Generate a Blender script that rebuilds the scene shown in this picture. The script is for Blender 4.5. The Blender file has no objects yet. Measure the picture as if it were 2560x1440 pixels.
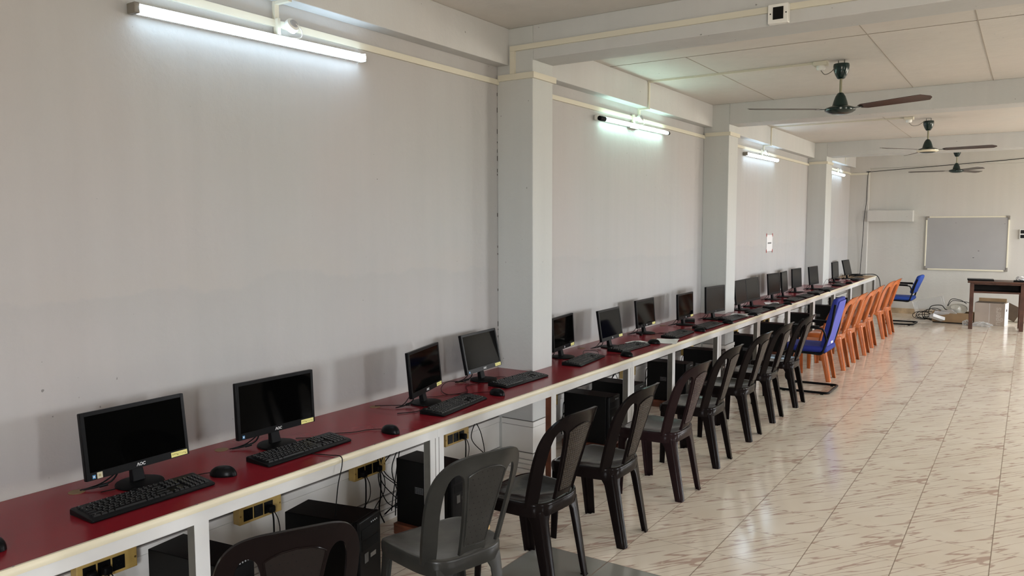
import bpy, bmesh, math, random
from math import radians, sin, cos, pi, atan2, hypot
from mathutils import Vector, Matrix
random.seed(7)
SC = bpy.context.scene
COL = SC.collection

# ------------------------------------------------------------------ camera
CW, CH = 2560, 1440
F_PX, CX, CY = 1946.8, 1275.83, 729.08
YAW, PITCH, ROLL = radians(33.6617), radians(4.9128), radians(.1381)
fw = Vector((-sin(YAW)*cos(PITCH), cos(YAW)*cos(PITCH), -sin(PITCH)))
rt = fw.cross(Vector((0, 0, 1))).normalized()
dn = fw.cross(rt)
r2 = rt*cos(ROLL) + dn*sin(ROLL)
d2 = dn*cos(ROLL) - rt*sin(ROLL)
cd = bpy.data.cameras.new('camera')
cam = bpy.data.objects.new('camera', cd)
COL.objects.link(cam)
m = Matrix((r2, -d2, -fw)).transposed().to_4x4()
m.translation = Vector((0, 0, 1.75))
cam.matrix_world = m
cd.sensor_width = 36
cd.lens = F_PX/CW*36
cd.shift_x = (CW/2-CX)/CW
cd.shift_y = (CY-CH/2)/CW
cd.clip_start = .05
SC.camera = cam

# ------------------------------------------------------------------ world and exposure
SKY_STRENGTH = 26.0
w = bpy.data.worlds.new('sky'); SC.world = w; w.use_nodes = True
nt = w.node_tree; nt.nodes.clear()
bg = nt.nodes.new('ShaderNodeBackground'); wo = nt.nodes.new('ShaderNodeOutputWorld')
tc = nt.nodes.new('ShaderNodeTexCoord'); sx = nt.nodes.new('ShaderNodeSeparateXYZ')
rp = nt.nodes.new('ShaderNodeValToRGB')
rp.color_ramp.elements[0].position = .47; rp.color_ramp.elements[0].color = (.60, .545, .46, 1)
rp.color_ramp.elements[1].position = .53; rp.color_ramp.elements[1].color = (.93, .96, 1.0, 1)
mr = nt.nodes.new('ShaderNodeMapRange'); mr.inputs[1].default_value = -1; mr.inputs[2].default_value = 1
nt.links.new(tc.outputs['Generated'], sx.inputs[0]); nt.links.new(sx.outputs[2], mr.inputs[0])
nt.links.new(mr.outputs[0], rp.inputs[0]); nt.links.new(rp.outputs[0], bg.inputs[0])
nt.links.new(bg.outputs[0], wo.inputs[0]); bg.inputs[1].default_value = SKY_STRENGTH
SC.view_settings.view_transform = 'Standard'
SC.view_settings.look = 'None'
SC.view_settings.gamma = 1
SC.view_settings.use_curve_mapping = False
SC.view_settings.exposure = 0.84
TUBE = 7.5
# window openings in the unseen right wall and behind the camera: (x, y, z, width, height, axis)
RX, RY0 = 4.6, -2.2
WINS_R = [(RX, 2.9, .58), (RX, 8.0, 1.4), (RX, 12.4, 1.5), (RX, 15.6, 1.5)]     # x, y, width
WHH, WZ = 1.3, 1.85
def portal(loc, rot, sx_, sy_):
    l = bpy.data.lights.new('window_portal', 'AREA'); l.shape = 'RECTANGLE'; l.size = sx_; l.size_y = sy_
    l.cycles.is_portal = True
    o = bpy.data.objects.new('window_portal', l); COL.objects.link(o); o.location = loc; o.rotation_euler = rot
for x, y, ww in WINS_R:
    portal((x+.02, y, WZ), (0, radians(90), 0), WHH, ww)
for x in (1.4,):
    portal((x, RY0-.02, 1.85), (radians(90), 0, 0), 1.35, WHH)

# ------------------------------------------------------------------ materials
def mat(name, col, rough=.5, metal=0, spec=.5, coat=0, emit=None, es=0, alpha=1, trans=0, vary=0, vs=8, bump=0, bs=40):
    m = bpy.data.materials.new(name); m.use_nodes = True
    n = m.node_tree; b = n.nodes['Principled BSDF']
    b.inputs['Base Color'].default_value = (*col, 1); b.inputs['Roughness'].default_value = rough
    b.inputs['Metallic'].default_value = metal; b.inputs['Specular IOR Level'].default_value = spec
    b.inputs['Coat Weight'].default_value = coat; b.inputs['Alpha'].default_value = alpha
    b.inputs['Transmission Weight'].default_value = trans
    if emit: b.inputs['Emission Color'].default_value = (*emit, 1); b.inputs['Emission Strength'].default_value = es
    if vary or bump:
        t = n.nodes.new('ShaderNodeTexCoord')
    if vary:
        no = n.nodes.new('ShaderNodeTexNoise'); no.inputs['Scale'].default_value = vs; no.inputs['Detail'].default_value = 4
        r = n.nodes.new('ShaderNodeValToRGB')
        r.color_ramp.elements[0].position = .3; r.color_ramp.elements[1].position = .7
        r.color_ramp.elements[0].color = (*[c*(1-vary) for c in col], 1); r.color_ramp.elements[1].color = (*[min(1, c*(1+vary)) for c in col], 1)
        n.links.new(t.outputs['Object'], no.inputs['Vector']); n.links.new(no.outputs[0], r.inputs[0]); n.links.new(r.outputs[0], b.inputs['Base Color'])
    if bump:
        n2 = n.nodes.new('ShaderNodeTexNoise'); n2.inputs['Scale'].default_value = bs; n2.inputs['Detail'].default_value = 5
        bp = n.nodes.new('ShaderNodeBump'); bp.inputs['Strength'].default_value = bump; bp.inputs['Distance'].default_value = .01
        n.links.new(t.outputs['Object'], n2.inputs['Vector']); n.links.new(n2.outputs[0], bp.inputs['Height']); n.links.new(bp.outputs[0], b.inputs['Normal'])
    return m

class NB:
    """small node-building helper"""
    def __init__(s, name):
        s.m = bpy.data.materials.new(name); s.m.use_nodes = True; s.n = s.m.node_tree
        s.b = s.n.nodes['Principled BSDF']
        g = s.n.nodes.new('ShaderNodeNewGeometry'); s.pos = g.outputs['Position']
        x = s.n.nodes.new('ShaderNodeSeparateXYZ'); s.n.links.new(s.pos, x.inputs[0]); s.x, s.y, s.z = x.outputs
    def put(s, sock, v):
        if isinstance(v, (int, float)): sock.default_value = v
        elif isinstance(v, (tuple, list)): sock.default_value = v
        else: s.n.links.new(v, sock)
    def math(s, op, a, b=0, c=0):
        k = s.n.nodes.new('ShaderNodeMath'); k.operation = op
        s.put(k.inputs[0], a); s.put(k.inputs[1], b); s.put(k.inputs[2], c); return k.outputs[0]
    def vec(s, a, b, c):
        k = s.n.nodes.new('ShaderNodeCombineXYZ'); s.put(k.inputs[0], a); s.put(k.inputs[1], b); s.put(k.inputs[2], c); return k.outputs[0]
    def noise(s, v, scale, detail=3, rough=.5, dist=0):
        k = s.n.nodes.new('ShaderNodeTexNoise'); s.put(k.inputs['Vector'], v); k.inputs['Scale'].default_value = scale
        k.inputs['Detail'].default_value = detail; k.inputs['Roughness'].default_value = rough; k.inputs['Distortion'].default_value = dist
        return k.outputs[0]
    def ramp(s, f, stops):
        k = s.n.nodes.new('ShaderNodeValToRGB'); s.put(k.inputs[0], f); e = k.color_ramp.elements
        e[0].position, e[0].color = stops[0][0], (*stops[0][1], 1)
        e[1].position, e[1].color = stops[-1][0], (*stops[-1][1], 1)
        for p, c in stops[1:-1]:
            q = e.new(p); q.color = (*c, 1)
        return k.outputs[0]
    def val(s, f, stops): return s.ramp(f, [(p, (v, v, v)) for p, v in stops])
    def mix(s, f, a, b, mode='MIX'):
        k = s.n.nodes.new('ShaderNodeMix'); k.data_type = 'RGBA'; k.blend_type = mode
        s.put(k.inputs[0], f); s.put(k.inputs[6], (*a, 1) if isinstance(a, tuple) and len(a) == 3 else a)
        s.put(k.inputs[7], (*b, 1) if isinstance(b, tuple) and len(b) == 3 else b); return k.outputs[2]
    def bump(s, h, strength, dist=.01):
        k = s.n.nodes.new('ShaderNodeBump'); s.put(k.inputs['Height'], h); k.inputs['Strength'].default_value = strength
        k.inputs['Distance'].default_value = dist; s.n.links.new(k.outputs[0], s.b.inputs['Normal'])

def plaster(name, base, cool, warm, patch=False, rough=.6):
    t = NB(name)
    big = t.noise(t.vec(t.math('MULTIPLY', t.x, 1), t.y, t.math('MULTIPLY', t.z, .55)), .9, 3, .5)
    c = t.ramp(big, [(.35, cool), (.5, base), (.65, warm)])
    st = t.noise(t.vec(t.math('MULTIPLY', t.x, 9), t.math('MULTIPLY', t.y, 9), t.math('MULTIPLY', t.z, .5)), 1, 3)
    c = t.mix(.35, c, t.ramp(st, [(.3, tuple(v*.93 for v in base)), (.7, tuple(min(1, v*1.05) for v in base))]))
    if patch:
        # old paint line running unevenly along the wall at about eye height
        wob = t.noise(t.vec(0, t.math('MULTIPLY', t.y, .45), t.math('MULTIPLY', t.z, .8)), 2.2, 8, .62)
        hgt = t.math('ADD', t.z, t.math('MULTIPLY', t.math('SUBTRACT', wob, .5), .42))
        blo = t.noise(t.pos, 2.6, 4)
        band = t.math('MULTIPLY', t.val(t.math('DIVIDE', hgt, 3), [(.40, 0), (.482, 1), (.487, 1), (.491, 0)]), t.val(blo, [(.3, .55), (.6, 1)]))
        c = t.mix(t.math('MULTIPLY', band, .22), c, tuple(v*f for v, f in zip(base, (.80, .81, .80))))
        up = t.val(t.math('DIVIDE', hgt, 3), [(.488, 0), (.492, 1), (.51, 1), (.56, 0)])
        c = t.mix(t.math('MULTIPLY', t.math('MULTIPLY', up, t.val(blo, [(.35, 0), (.6, 1)])), .3), c, tuple(v*f for v, f in zip(base, (1.03, .98, .91))))
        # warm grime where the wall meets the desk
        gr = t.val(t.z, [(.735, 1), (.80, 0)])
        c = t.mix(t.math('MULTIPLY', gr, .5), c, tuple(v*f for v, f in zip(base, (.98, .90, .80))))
    sp = t.noise(t.pos, 38, 1, .4)
    c = t.mix(t.math('MULTIPLY', t.val(sp, [(.80, 0), (.83, 1)]), .7), c, (.12, .11, .10))
    t.n.links.new(c, t.b.inputs['Base Color']); t.b.inputs['Roughness'].default_value = rough
    t.b.inputs['Specular IOR Level'].default_value = .3
    h = t.math('ADD', t.noise(t.pos, 22, 5, .6), t.math('MULTIPLY', t.noise(t.pos, 3, 3), 2.5))
    t.bump(h, .22, .012)
    return t.m

WALL = plaster('wall_plaster', (.455, .452, .446), (.43, .442, .434), (.47, .443, .432), patch=True)
COLM = plaster('column_plaster', (.55, .565, .55), (.52, .545, .53), (.56, .555, .53))
BEAM = plaster('beam_plaster', (.555, .56, .55), (.53, .55, .54), (.56, .545, .53))
BACKP = plaster('back_wall_plaster', (.54, .525, .485), (.525, .525, .49), (.55, .52, .485))
CEIL = plaster('ceiling_paint', (.64, .61, .565), (.625, .61, .575), (.66, .61, .565))
T_, TX0, TY0 = .4144, -.0957, 3.9551
def floor_mat():
    t = NB('marbled_floor_tile')
    u = t.math('DIVIDE', t.math('SUBTRACT', t.x, TX0), T_); v = t.math('DIVIDE', t.math('SUBTRACT', t.y, TY0), T_)
    iu, iv = t.math('FLOOR', u), t.math('FLOOR', v)
    fu, fv = t.math('SUBTRACT', u, iu), t.math('SUBTRACT', v, iv)
    var = t.math('MODULO', t.math('ABSOLUTE', t.math('ADD', t.math('MULTIPLY', iu, 3), t.math('MULTIPLY', iv, 7))), 3)
    a = radians(54)
    p = t.math('ADD', t.math('MULTIPLY', fu, cos(a)), t.math('MULTIPLY', fv, sin(a)))
    q = t.math('SUBTRACT', t.math('MULTIPLY', fv, cos(a)), t.math('MULTIPLY', fu, sin(a)))
    vv = t.vec(t.math('MULTIPLY', p, .42), t.math('MULTIPLY', q, 4.3), t.math('MULTIPLY', var, 7.3))
    n1 = t.noise(vv, 1.7, 1.2, .4, .12)
    rid = t.math('ABSOLUTE', t.math('SUBTRACT', n1, .5))
    n2 = t.noise(t.vec(t.math('MULTIPLY', p, 1.5), t.math('MULTIPLY', q, 3.6), t.math('ADD', var, 20)), 2.9, 2, .5, .3)
    vein = t.math('MULTIPLY', t.val(rid, [(.0, 1), (.012, .9), (.028, 0)]), t.val(n2, [(.30, .45), (.50, 1)]))
    blob = t.math('MULTIPLY', t.val(rid, [(.0, 1), (.030, .9), (.050, 0)]), t.val(n2, [(.57, 0), (.61, 1)]))
    mask = t.math('MINIMUM', t.math('ADD', vein, t.math('MULTIPLY', blob, .75)), 1)
    base = t.ramp(t.noise(t.vec(u, v, 0), 1.2, 3), [(.35, (.80, .705, .575)), (.65, (.85, .765, .64))])
    c = t.mix(t.math('MULTIPLY', mask, .72), base, (.43, .26, .20))
    # three replacement tiles in plain grey
    g1 = t.math('MULTIPLY', t.math('GREATER_THAN', t.x, TX0-5*T_), t.math('LESS_THAN', t.x, TX0-2*T_))
    grey = t.math('MULTIPLY', g1, t.math('LESS_THAN', t.y, TY0-T_))
    c = t.mix(grey, c, (.27, .27, .245))
    du = t.math('ABSOLUTE', t.math('SUBTRACT', t.math('FRACT', t.math('ADD', u, .5)), .5))
    dv = t.math('ABSOLUTE', t.math('SUBTRACT', t.math('FRACT', t.math('ADD', v, .5)), .5))
    gl = t.math('MAXIMUM', t.math('LESS_THAN', du, .0058), t.math('LESS_THAN', dv, .0038))
    c = t.mix(t.math('MULTIPLY', gl, .8), c, (.20, .125, .075))
    t.n.links.new(c, t.b.inputs['Base Color'])
    t.n.links.new(t.math('ADD', t.math('MULTIPLY', gl, .4), t.val(t.noise(t.pos, 5, 4), [(.3, .11), (.7, .17)])), t.b.inputs['Roughness'])
    t.b.inputs['Specular IOR Level'].default_value = .7
    h = t.math('SUBTRACT', t.math('MULTIPLY', t.noise(t.pos, 5, 2), .6), t.math('MULTIPLY', gl, .5))
    t.bump(h, .10, .01)
    return t.m
FLOOR = floor_mat()
def laminate():
    t = NB('dark_red_laminate')
    c = t.ramp(t.noise(t.pos, 3, 5), [(.3, (.215, .012, .020)), (.7, (.235, .014, .022))])
    fy = t.math('ABSOLUTE', t.math('SUBTRACT', t.math('FRACT', t.math('DIVIDE', t.math('ADD', t.y, .59), 2.44)), .5))
    c = t.mix(t.math('LESS_THAN', fy, .0007), c, (.02, .004, .004))
    t.n.links.new(c, t.b.inputs['Base Color'])
    t.n.links.new(t.val(t.noise(t.pos, 9, 4), [(.2, .21), (.8, .24)]), t.b.inputs['Roughness'])
    t.b.inputs['Specular IOR Level'].default_value = .28
    t.bump(t.noise(t.pos, 120, 2), .012, .002)
    return t.m
RED = laminate()
PLY = mat('bare_plywood', (.42, .26, .13), .5, vary=.15, vs=12)
CREAM = mat('cream_pvc', (.80, .74, .56), .35)
TRUNK = mat('ivory_trunking', (.66, .63, .52), .45)
ALU = mat('painted_aluminium', (.74, .74, .73), .35, vary=.05, vs=5)
ALUG = mat('bare_aluminium', (.16, .155, .135), .45, metal=.2, vary=.1, vs=20)
DADO = mat('painted_dado', (.76, .75, .72), .45, vary=.06, vs=3)
GROOVE = mat('dado_groove', (.10, .09, .08), .8)
BLK = mat('black_plastic', (.0045, .0045, .005), .32, spec=.12)
BLKM = mat('matt_black_plastic', (.004, .004, .0045), .5, spec=.12)
KEYM = mat('keycap_black', (.005, .005, .0055), .4, spec=.25)
LEG_M = mat('key_legend_white', (.5, .5, .5), .6)
SCR = mat('screen_glass', (.0012, .0012, .0012), .06, spec=.05)
SCR2 = mat('matt_screen', (.005, .0045, .0045), .2, spec=.12)
METALB = mat('black_steel_case', (.003, .003, .003), .42, spec=.2, bump=.03, bs=200)
WHITE = mat('white_plastic', (.78, .78, .74), .4)
YEL = mat('yellow_sticker', (.75, .70, .25), .6)
STK = mat('sticker_print', (.25, .22, .06), .7)
BLU = mat('blue_sticker', (.05, .22, .45), .5)
LOGOM = mat('logo_white', (.75, .75, .75), .4)
GREYM = mat('logo_grey', (.35, .36, .38), .4)
WOODR = mat('red_brown_wood', (.16, .05, .025), .45, vary=.35, vs=14)
WOODD = mat('unlit_raw_wood', (.02, .012, .008), .7)  # drawer interior: its shade is put into the wood colour
WOODT = mat('dark_table_wood', (.075, .030, .016), .35, spec=.2, vary=.3, vs=9)
BRASS = mat('brass_paint', (.48, .33, .10), .4, vary=.1, vs=30)
CHBLK = mat('dark_brown_plastic', (.008, .0055, .0052), .18, spec=.07, vary=.12, vs=5)
CHPUR = mat('maroon_brown_plastic', (.017, .009, .0095), .18, spec=.08, vary=.12, vs=5)
CHGRY = mat('worn_grey_plastic', (.028, .027, .024), .32, spec=.3, vary=.35, vs=7)
ORANGE = mat('orange_brown_plastic', (.41, .108, .028), .24, spec=.35, vary=.2, vs=6)
BLUEF = mat('blue_fabric', (.012, .022, .23), .8, bump=.2, bs=300)
BLUEB = mat('bright_blue_fabric', (.008, .05, .30), .75, bump=.2, bs=300)
PVCBL = mat('blue_vinyl', (.07, .08, .42), .6)
FANG = mat('dark_green_enamel', (.003, .018, .016), .22)
BLADE = mat('brown_fan_blade', (.035, .016, .014), .3)
RODM = mat('fan_rod_metal', (.25, .24, .17), .35, metal=.7)
PAPER = mat('white_paper', (.75, .75, .75), .8)
CARD = mat('brown_cardboard', (.36, .24, .13), .8, vary=.12, vs=5)
CARDG = mat('greyish_cardboard', (.50, .42, .35), .8, vary=.08, vs=5)
CARDD = mat('dark_cardboard', (.07, .045, .025), .8, vary=.15, vs=5)
BOARD = mat('whiteboard_surface', (.335, .33, .325), .35, vary=.04, vs=2)
FRAMEC = mat('whiteboard_frame', (.72, .68, .54), .4)
CORN = mat('grey_corner_plastic', (.22, .20, .17), .5)
CLEAR = mat('clear_plastic', (.80, .81, .80), .15, alpha=.42)
HATM = mat('off_white_plastic', (.62, .60, .52), .25, coat=.5)
LEDM = mat('led_tube_light', (1, 1, 1), .4, emit=(.62, .82, 1.0), es=TUBE*1.25)
FLUO = mat('fluorescent_tube_light', (1, 1, 1), .4, emit=(.62, 1.0, .90), es=TUBE*1.3)
CRACK = mat('dark_crack', (.06, .05, .045), .9)
REDP = mat('red_paint', (.35, .04, .03), .6)
SKIRT = mat('marble_skirting', (.45, .33, .20), .3, vary=.35, vs=6)

# ------------------------------------------------------------------ mesh helper
class MB:
    def __init__(s): s.bm = bmesh.new()
    def box(s, x0, x1, y0, y1, z0, z1, mtx=None):
        vs = [s.bm.verts.new((x, y, z)) for x in (x0, x1) for y in (y0, y1) for z in (z0, z1)]
        if mtx:
            for v in vs: v.co = mtx @ v.co
        for f in ((0, 1, 3, 2), (4, 6, 7, 5), (0, 4, 5, 1), (2, 3, 7, 6), (0, 2, 6, 4), (1, 5, 7, 3)):
            s.bm.faces.new([vs[i] for i in f])
        return s
    def ring(s, pts): return [s.bm.verts.new(p) for p in pts]
    def bridge(s, a, b):
        n = len(a)
        for i in range(n): s.bm.faces.new((a[i], a[(i+1) % n], b[(i+1) % n], b[i]))
    def loft(s, rings, cap=True):
        R = [s.ring(r) for r in rings]
        for a, b in zip(R, R[1:]): s.bridge(a, b)
        if cap:
            s.bm.faces.new(R[0][::-1]); s.bm.faces.new(R[-1])
        return s
    def tube(s, pts, r, n=6, cap=True):
        P = [Vector(p) for p in pts]; rings = []; up = None
        for i, p in enumerate(P):
            t = ((P[i+1]-p) if i < len(P)-1 else (p-P[i-1]))
            if 0 < i < len(P)-1: t = (P[i+1]-P[i-1])
            if t.length < 1e-9: t = Vector((0, 0, 1))
            t.normalize()
            if up is None: up = t.orthogonal().normalized()
            up = (up - t*up.dot(t)).normalized(); sd = t.cross(up)
            rr = r[i] if isinstance(r, (list, tuple)) else r
            rings.append([p + (up*cos(2*pi*k/n)+sd*sin(2*pi*k/n))*rr for k in range(n)])
        return s.loft(rings, cap)
    def lathe(s, prof, n=32, mtx=None, cap=True):
        rings = []
        for r, z in prof:
            ring = [Vector((r*cos(2*pi*k/n), r*sin(2*pi*k/n), z)) for k in range(n)]
            rings.append([mtx @ q for q in ring] if mtx else ring)
        return s.loft(rings, cap)
    def build(s, name, material, parent=None, smooth=True, bevel=0, seg=2, subsurf=0, ang=38):
        bmesh.ops.recalc_face_normals(s.bm, faces=s.bm.faces)
        me = bpy.data.meshes.new(name); s.bm.to_mesh(me); s.bm.free()
        for mm in (material if isinstance(material, (list, tuple)) else [material]): me.materials.append(mm)
        o = bpy.data.objects.new(name, me); COL.objects.link(o)
        if smooth:
            for p in me.polygons: p.use_smooth = True
            try: me.set_sharp_from_angle(angle=radians(ang))
            except Exception: pass
        if bevel:
            b = o.modifiers.new('bevel', 'BEVEL'); b.width = bevel; b.segments = seg; b.limit_method = 'ANGLE'; b.angle_limit = radians(40); b.harden_normals = False
        if subsurf:
            q = o.modifiers.new('sub', 'SUBSURF'); q.levels = subsurf; q.render_levels = subsurf
        if parent: o.parent = parent
        return o

def curve_pts(ctrl, n=8):
    """Catmull-Rom through control points"""
    P = [Vector(c) for c in ctrl]; P = [P[0]*2-P[1]] + P + [P[-1]*2-P[-2]]; out = []
    for i in range(1, len(P)-2):
        for k in range(n):
            t = k/n; a, b, c, d = P[i-1], P[i], P[i+1], P[i+2]
            out.append(.5*((2*b)+(c-a)*t+(2*a-5*b+4*c-d)*t*t+(3*b-a-3*c+d)*t**3))
    out.append(P[-2]); return out

def tag(o, label=None, cat=None, group=None, kind=None):
    if label: o['label'] = label
    if cat: o['category'] = cat
    if group: o['group'] = group
    if kind: o['kind'] = kind
    return o
def empty(name, loc=(0, 0, 0), rz=0):
    o = bpy.data.objects.new(name, None); COL.objects.link(o); o.location = loc; o.rotation_euler = (0, 0, rz)
    o.empty_display_size = .05
    return o
def struct(name, mb, material, label=None, smooth=False, bevel=0):
    o = mb.build(name, material, smooth=smooth, bevel=bevel); o['kind'] = 'structure'
    if label: o['label'] = label
    return o
def dup(o, loc=None, rz=None, parent=None):
    c = o.copy(); COL.objects.link(c)
    if parent is not None:
        mi = o.matrix_parent_inverse.copy(); c.parent = parent; c.matrix_parent_inverse = mi
    if loc is not None: c.location = loc
    if rz is not None: c.rotation_euler = (0, 0, rz)
    for ch in list(o.children): dup(ch, parent=c)
    return c

# ------------------------------------------------------------------ room shell
WX, LX = -3.13, -3.04            # left wall plane; last bay is a touch proud
RC, YB = .12, 16.8                        # back wall
ZC, ZB, ZWB, BX = 3.083, 2.8565, 2.838, -3.03
CXF = -2.837
COLS = [(4.539, 4.804), (8.664, 8.981), (13.655, 14.09)]
struct('floor', MB().box(WX-.3, RX+.3, RY0-.3, YB+.4, -.12, 0), FLOOR, 'cream floor tiles with pink brown veins')
struct('ceiling', MB().box(WX-.3, RX+.3, RY0-.3, YB+.4, ZC, ZC+.15), CEIL, 'off-white painted ceiling')
wl = MB().box(WX-.25, WX, RY0-.3, 14.09, 0, ZC); wl.box(WX-.25, LX, 14.09, YB+.3, 0, ZC)
struct('wall_left', wl, WALL, 'long pale grey patchy painted wall')
for i, (a, b) in enumerate(COLS):
    struct('trim_%d' % (i+1), MB().box(WX, CXF, a, b, 0, ZC-.0), COLM, 'square painted wall column', bevel=.006)
bays = [(RY0, COLS[0][0]), (COLS[0][1], COLS[1][0]), (COLS[1][1], COLS[2][0])]
for i, (a, b) in enumerate(bays):
    struct('trim_%d' % (i+4), MB().box(WX, BX, a, b, ZWB, ZC), BEAM, 'painted beam running along the top of the left wall', bevel=.004)
struct('trim_7', MB().box(LX, LX+.10, COLS[2][1], YB, ZWB+.02, ZC), BEAM, 'painted beam running along the top of the left wall', bevel=.004)
for i, (a, b) in enumerate(COLS):
    struct('trim_%d' % (i+8), MB().box(CXF, RX, a, b, ZB, ZC), BEAM, 'painted ceiling beam crossing the room', bevel=.004)
# back wall: pier at the corner, beam on top, shallow recess, concrete ledge
PIER = -2.69
bw = MB().box(LX, PIER, YB, YB+.3, 0, ZC).box(PIER, RX, YB, YB+.3, 2.84, ZC).box(PIER, RX, YB+RC, YB+.3, 0, 2.84)
struct('wall_back', bw, BACKP, 'cream back wall with a shallow recess')
struct('trim_11', MB().box(PIER+.0, -1.885, YB-.06, YB+RC, 1.795, 2.012), BACKP, 'short painted concrete ledge on the back wall', bevel=.004)
struct('baseboard_back', MB().box(PIER, RX, YB+RC-.015, YB+RC, 0, .10), SKIRT, 'brown veined marble skirting')
# right wall with window openings, wall behind the camera
def wall_open(axis, fixed, thick, a0, a1, opens, z0, z1):
    mb = MB(); cur = a0
    def bx(p, q, zz0, zz1):
        if axis == 'x': mb.box(fixed, fixed+thick, p, q, zz0, zz1)
        else: mb.box(p, q, fixed-thick, fixed, zz0, zz1)
    for c, wd in opens:
        bx(cur, c-wd/2, 0, ZC); bx(c-wd/2, c+wd/2, 0, z0); bx(c-wd/2, c+wd/2, z1, ZC); cur = c+wd/2
    bx(cur, a1, 0, ZC); return mb
DARKW = mat('darkened_unseen_wall', (.26, .245, .22), .7)  # unseen right wall, colour darkened to cut the bounced fill light
struct('wall_right', wall_open('x', RX, .22, RY0-.2, YB+.3, [(y, ww) for x, y, ww in WINS_R], 1.85-WHH/2, 1.85+WHH/2), DARKW)
struct('wall_front', wall_open('y', RY0, .22, WX-.2, RX, [(1.4, 1.35)], 1.85-WHH/2, 1.85+WHH/2), WALL)
for i, (x, y, WW) in enumerate(WINS_R):
    f = MB(); z = WZ
    for yy in (y-WW/2+.02, y, y+WW/2-.02): f.box(x+.08, x+.12, yy-.02, yy+.02, z-WHH/2, z+WHH/2)
    for zz in (z-WHH/2+.02, z+WHH/2-.02): f.box(x+.08, x+.12, y-WW/2, y+WW/2, zz-.02, zz+.02)
    for k in range(1, 8): f.box(x+.095, x+.105, y-WW/2, y+WW/2, z-WHH/2+k*WHH/8-.005, z-WHH/2+k*WHH/8+.005)
    struct('window_%d' % (i+1), f, ALU)
# joints between the ceiling boards
cj = MB()
for x, a, b in ((-2.36, 6.09, COLS[1][0]), (-1.02, COLS[0][1], COLS[1][0]), (-.35, COLS[0][1], COLS[1][0]), (-1.6, COLS[1][1], COLS[2][0]), (-.1, COLS[1][1], COLS[2][0])):
    cj.box(x-.0035, x+.0035, a, b, ZC-.0025, ZC+.01)
cj.box(BX, 3, 6.08, 6.086, ZC-.0025, ZC+.01)
struct('trim_12', cj, mat('joint_paint', (.38, .34, .29), .8), 'thin joints between ceiling boards')  # joint strips in a slightly darker paint
# dado panelling below the desk: capped bands with grooves
def dado(name, xf, y0, y1, ax='x'):
    mb = MB(); zs = [(0, .034, .030), (.038, .068, .026), (.072, .100, .022), (.104, .146, .018), (.152, .333, .008), (.338, .374, .016)]
    for a, b, t in zs:
        if ax == 'x': mb.box(xf, xf+t, y0, y1, a, b)
        else: mb.box(y0, y1, xf-t, xf, a, b)
    gm = MB()
    if ax == 'x': gm.box(xf, xf+.003, y0, y1, 0, .378)
    else: gm.box(y0, y1, xf-.003, xf, 0, .378)
    o = struct(name, mb, DADO, 'stepped white dado strips below the desk')
    g = gm.build('groove_backing', GROOVE, o, smooth=False)
    return o
k = 0
for (a, b) in bays + [(COLS[2][1], YB)]:
    k += 1
    dado('baseboard_left' if k == 1 else 'baseboard_left_%d' % k, WX if k < 4 else LX, a, b)
for i, (a, b) in enumerate(COLS):
    mb = MB(); gm = MB()
    for z0, z1, t in [(0, .034, .024), (.038, .068, .020), (.072, .100, .016), (.104, .146, .012), (.152, .333, .004), (.338, .374, .010)]:
        mb.box(WX+.035, CXF+t, a-t, b+t, z0, z1)
    gm.box(WX+.036, CXF+.002, a-.002, b+.002, 0, .378)
    o = struct('trim_%d' % (13+i), mb, DADO, 'stepped white dado strips around the column foot')
    gm.build('groove_backing', GROOVE, o, smooth=False)
# ivory cable trunking
ZT0, ZT1 = 2.715, 2.750
tr = MB()
for (a, b) in bays: tr.box(WX, WX+.018, a, b, ZT0, ZT1)
tr.box(LX, LX+.018, COLS[2][1], YB, ZT0+.01, ZT1+.01); tr.box(LX, PIER+.02, YB-.018, YB, ZT0, ZT1)
for (a, b) in COLS:
    tr.box(WX+.02, CXF+.018, a-.018, a, ZT0+.02, ZT1+.025); tr.box(CXF, CXF+.018, a+.0005, b+.02, ZT0+.02, ZT1+.025)
a = COLS[0][0]
tr.box(-3.012, -2.974, a-.017, a, ZT1+.026, 2.9255); tr.box(-3.012, RX, a-.018, a, 2.926, 2.960)
struct('trim_16', tr, TRUNK, 'ivory plastic cable trunking along walls, columns and first beam')
def conduit(n, y, x1):
    c = MB(); c.box(BX+.0005, x1, y-.011, y+.011, ZC-.018, ZC-.0005); c.box(BX+.0005, BX+.016, y-.011, y+.011, ZWB-.016, ZC-.0185)
    c.box(WX+.0205, BX, y-.011, y+.011, ZWB-.016, ZWB-.0005); c.box(WX+.0005, WX+.02, y-.013, y+.013, 2.752, ZWB-.0005)
    struct('trim_%d' % n, c, TRUNK, 'slim ivory conduit dropping from the ceiling to the tube light')
conduit(17, 2.62, -1.5); conduit(18, 6.88, -1.56); conduit(19, 11.02, -1.37)
c = MB(); c.box(LX+.10, -1.2, 15.7, 15.72, ZC-.018, ZC); c.box(LX+.1005, LX+.115, 15.7, 15.72, ZWB+.02, ZC-.0185)
struct('trim_20', c, TRUNK, 'slim ivory conduit dropping from the ceiling to the tube light')
# crack where column meets wall
ck = MB(); random.seed(3); z = .95
while z < 2.65:
    h = random.uniform(.01, .05); y = 4.5375
    if random.random() < .55: ck.box(WX+.001, WX+.0025+random.uniform(0, .002), y-.0012-random.uniform(0, .0015), y+.001, z, z+h*.7)
    z += h+random.uniform(.004, .05)
struct('trim_21', ck, CRACK, 'broken dark crack where the first column meets the wall')

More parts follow.
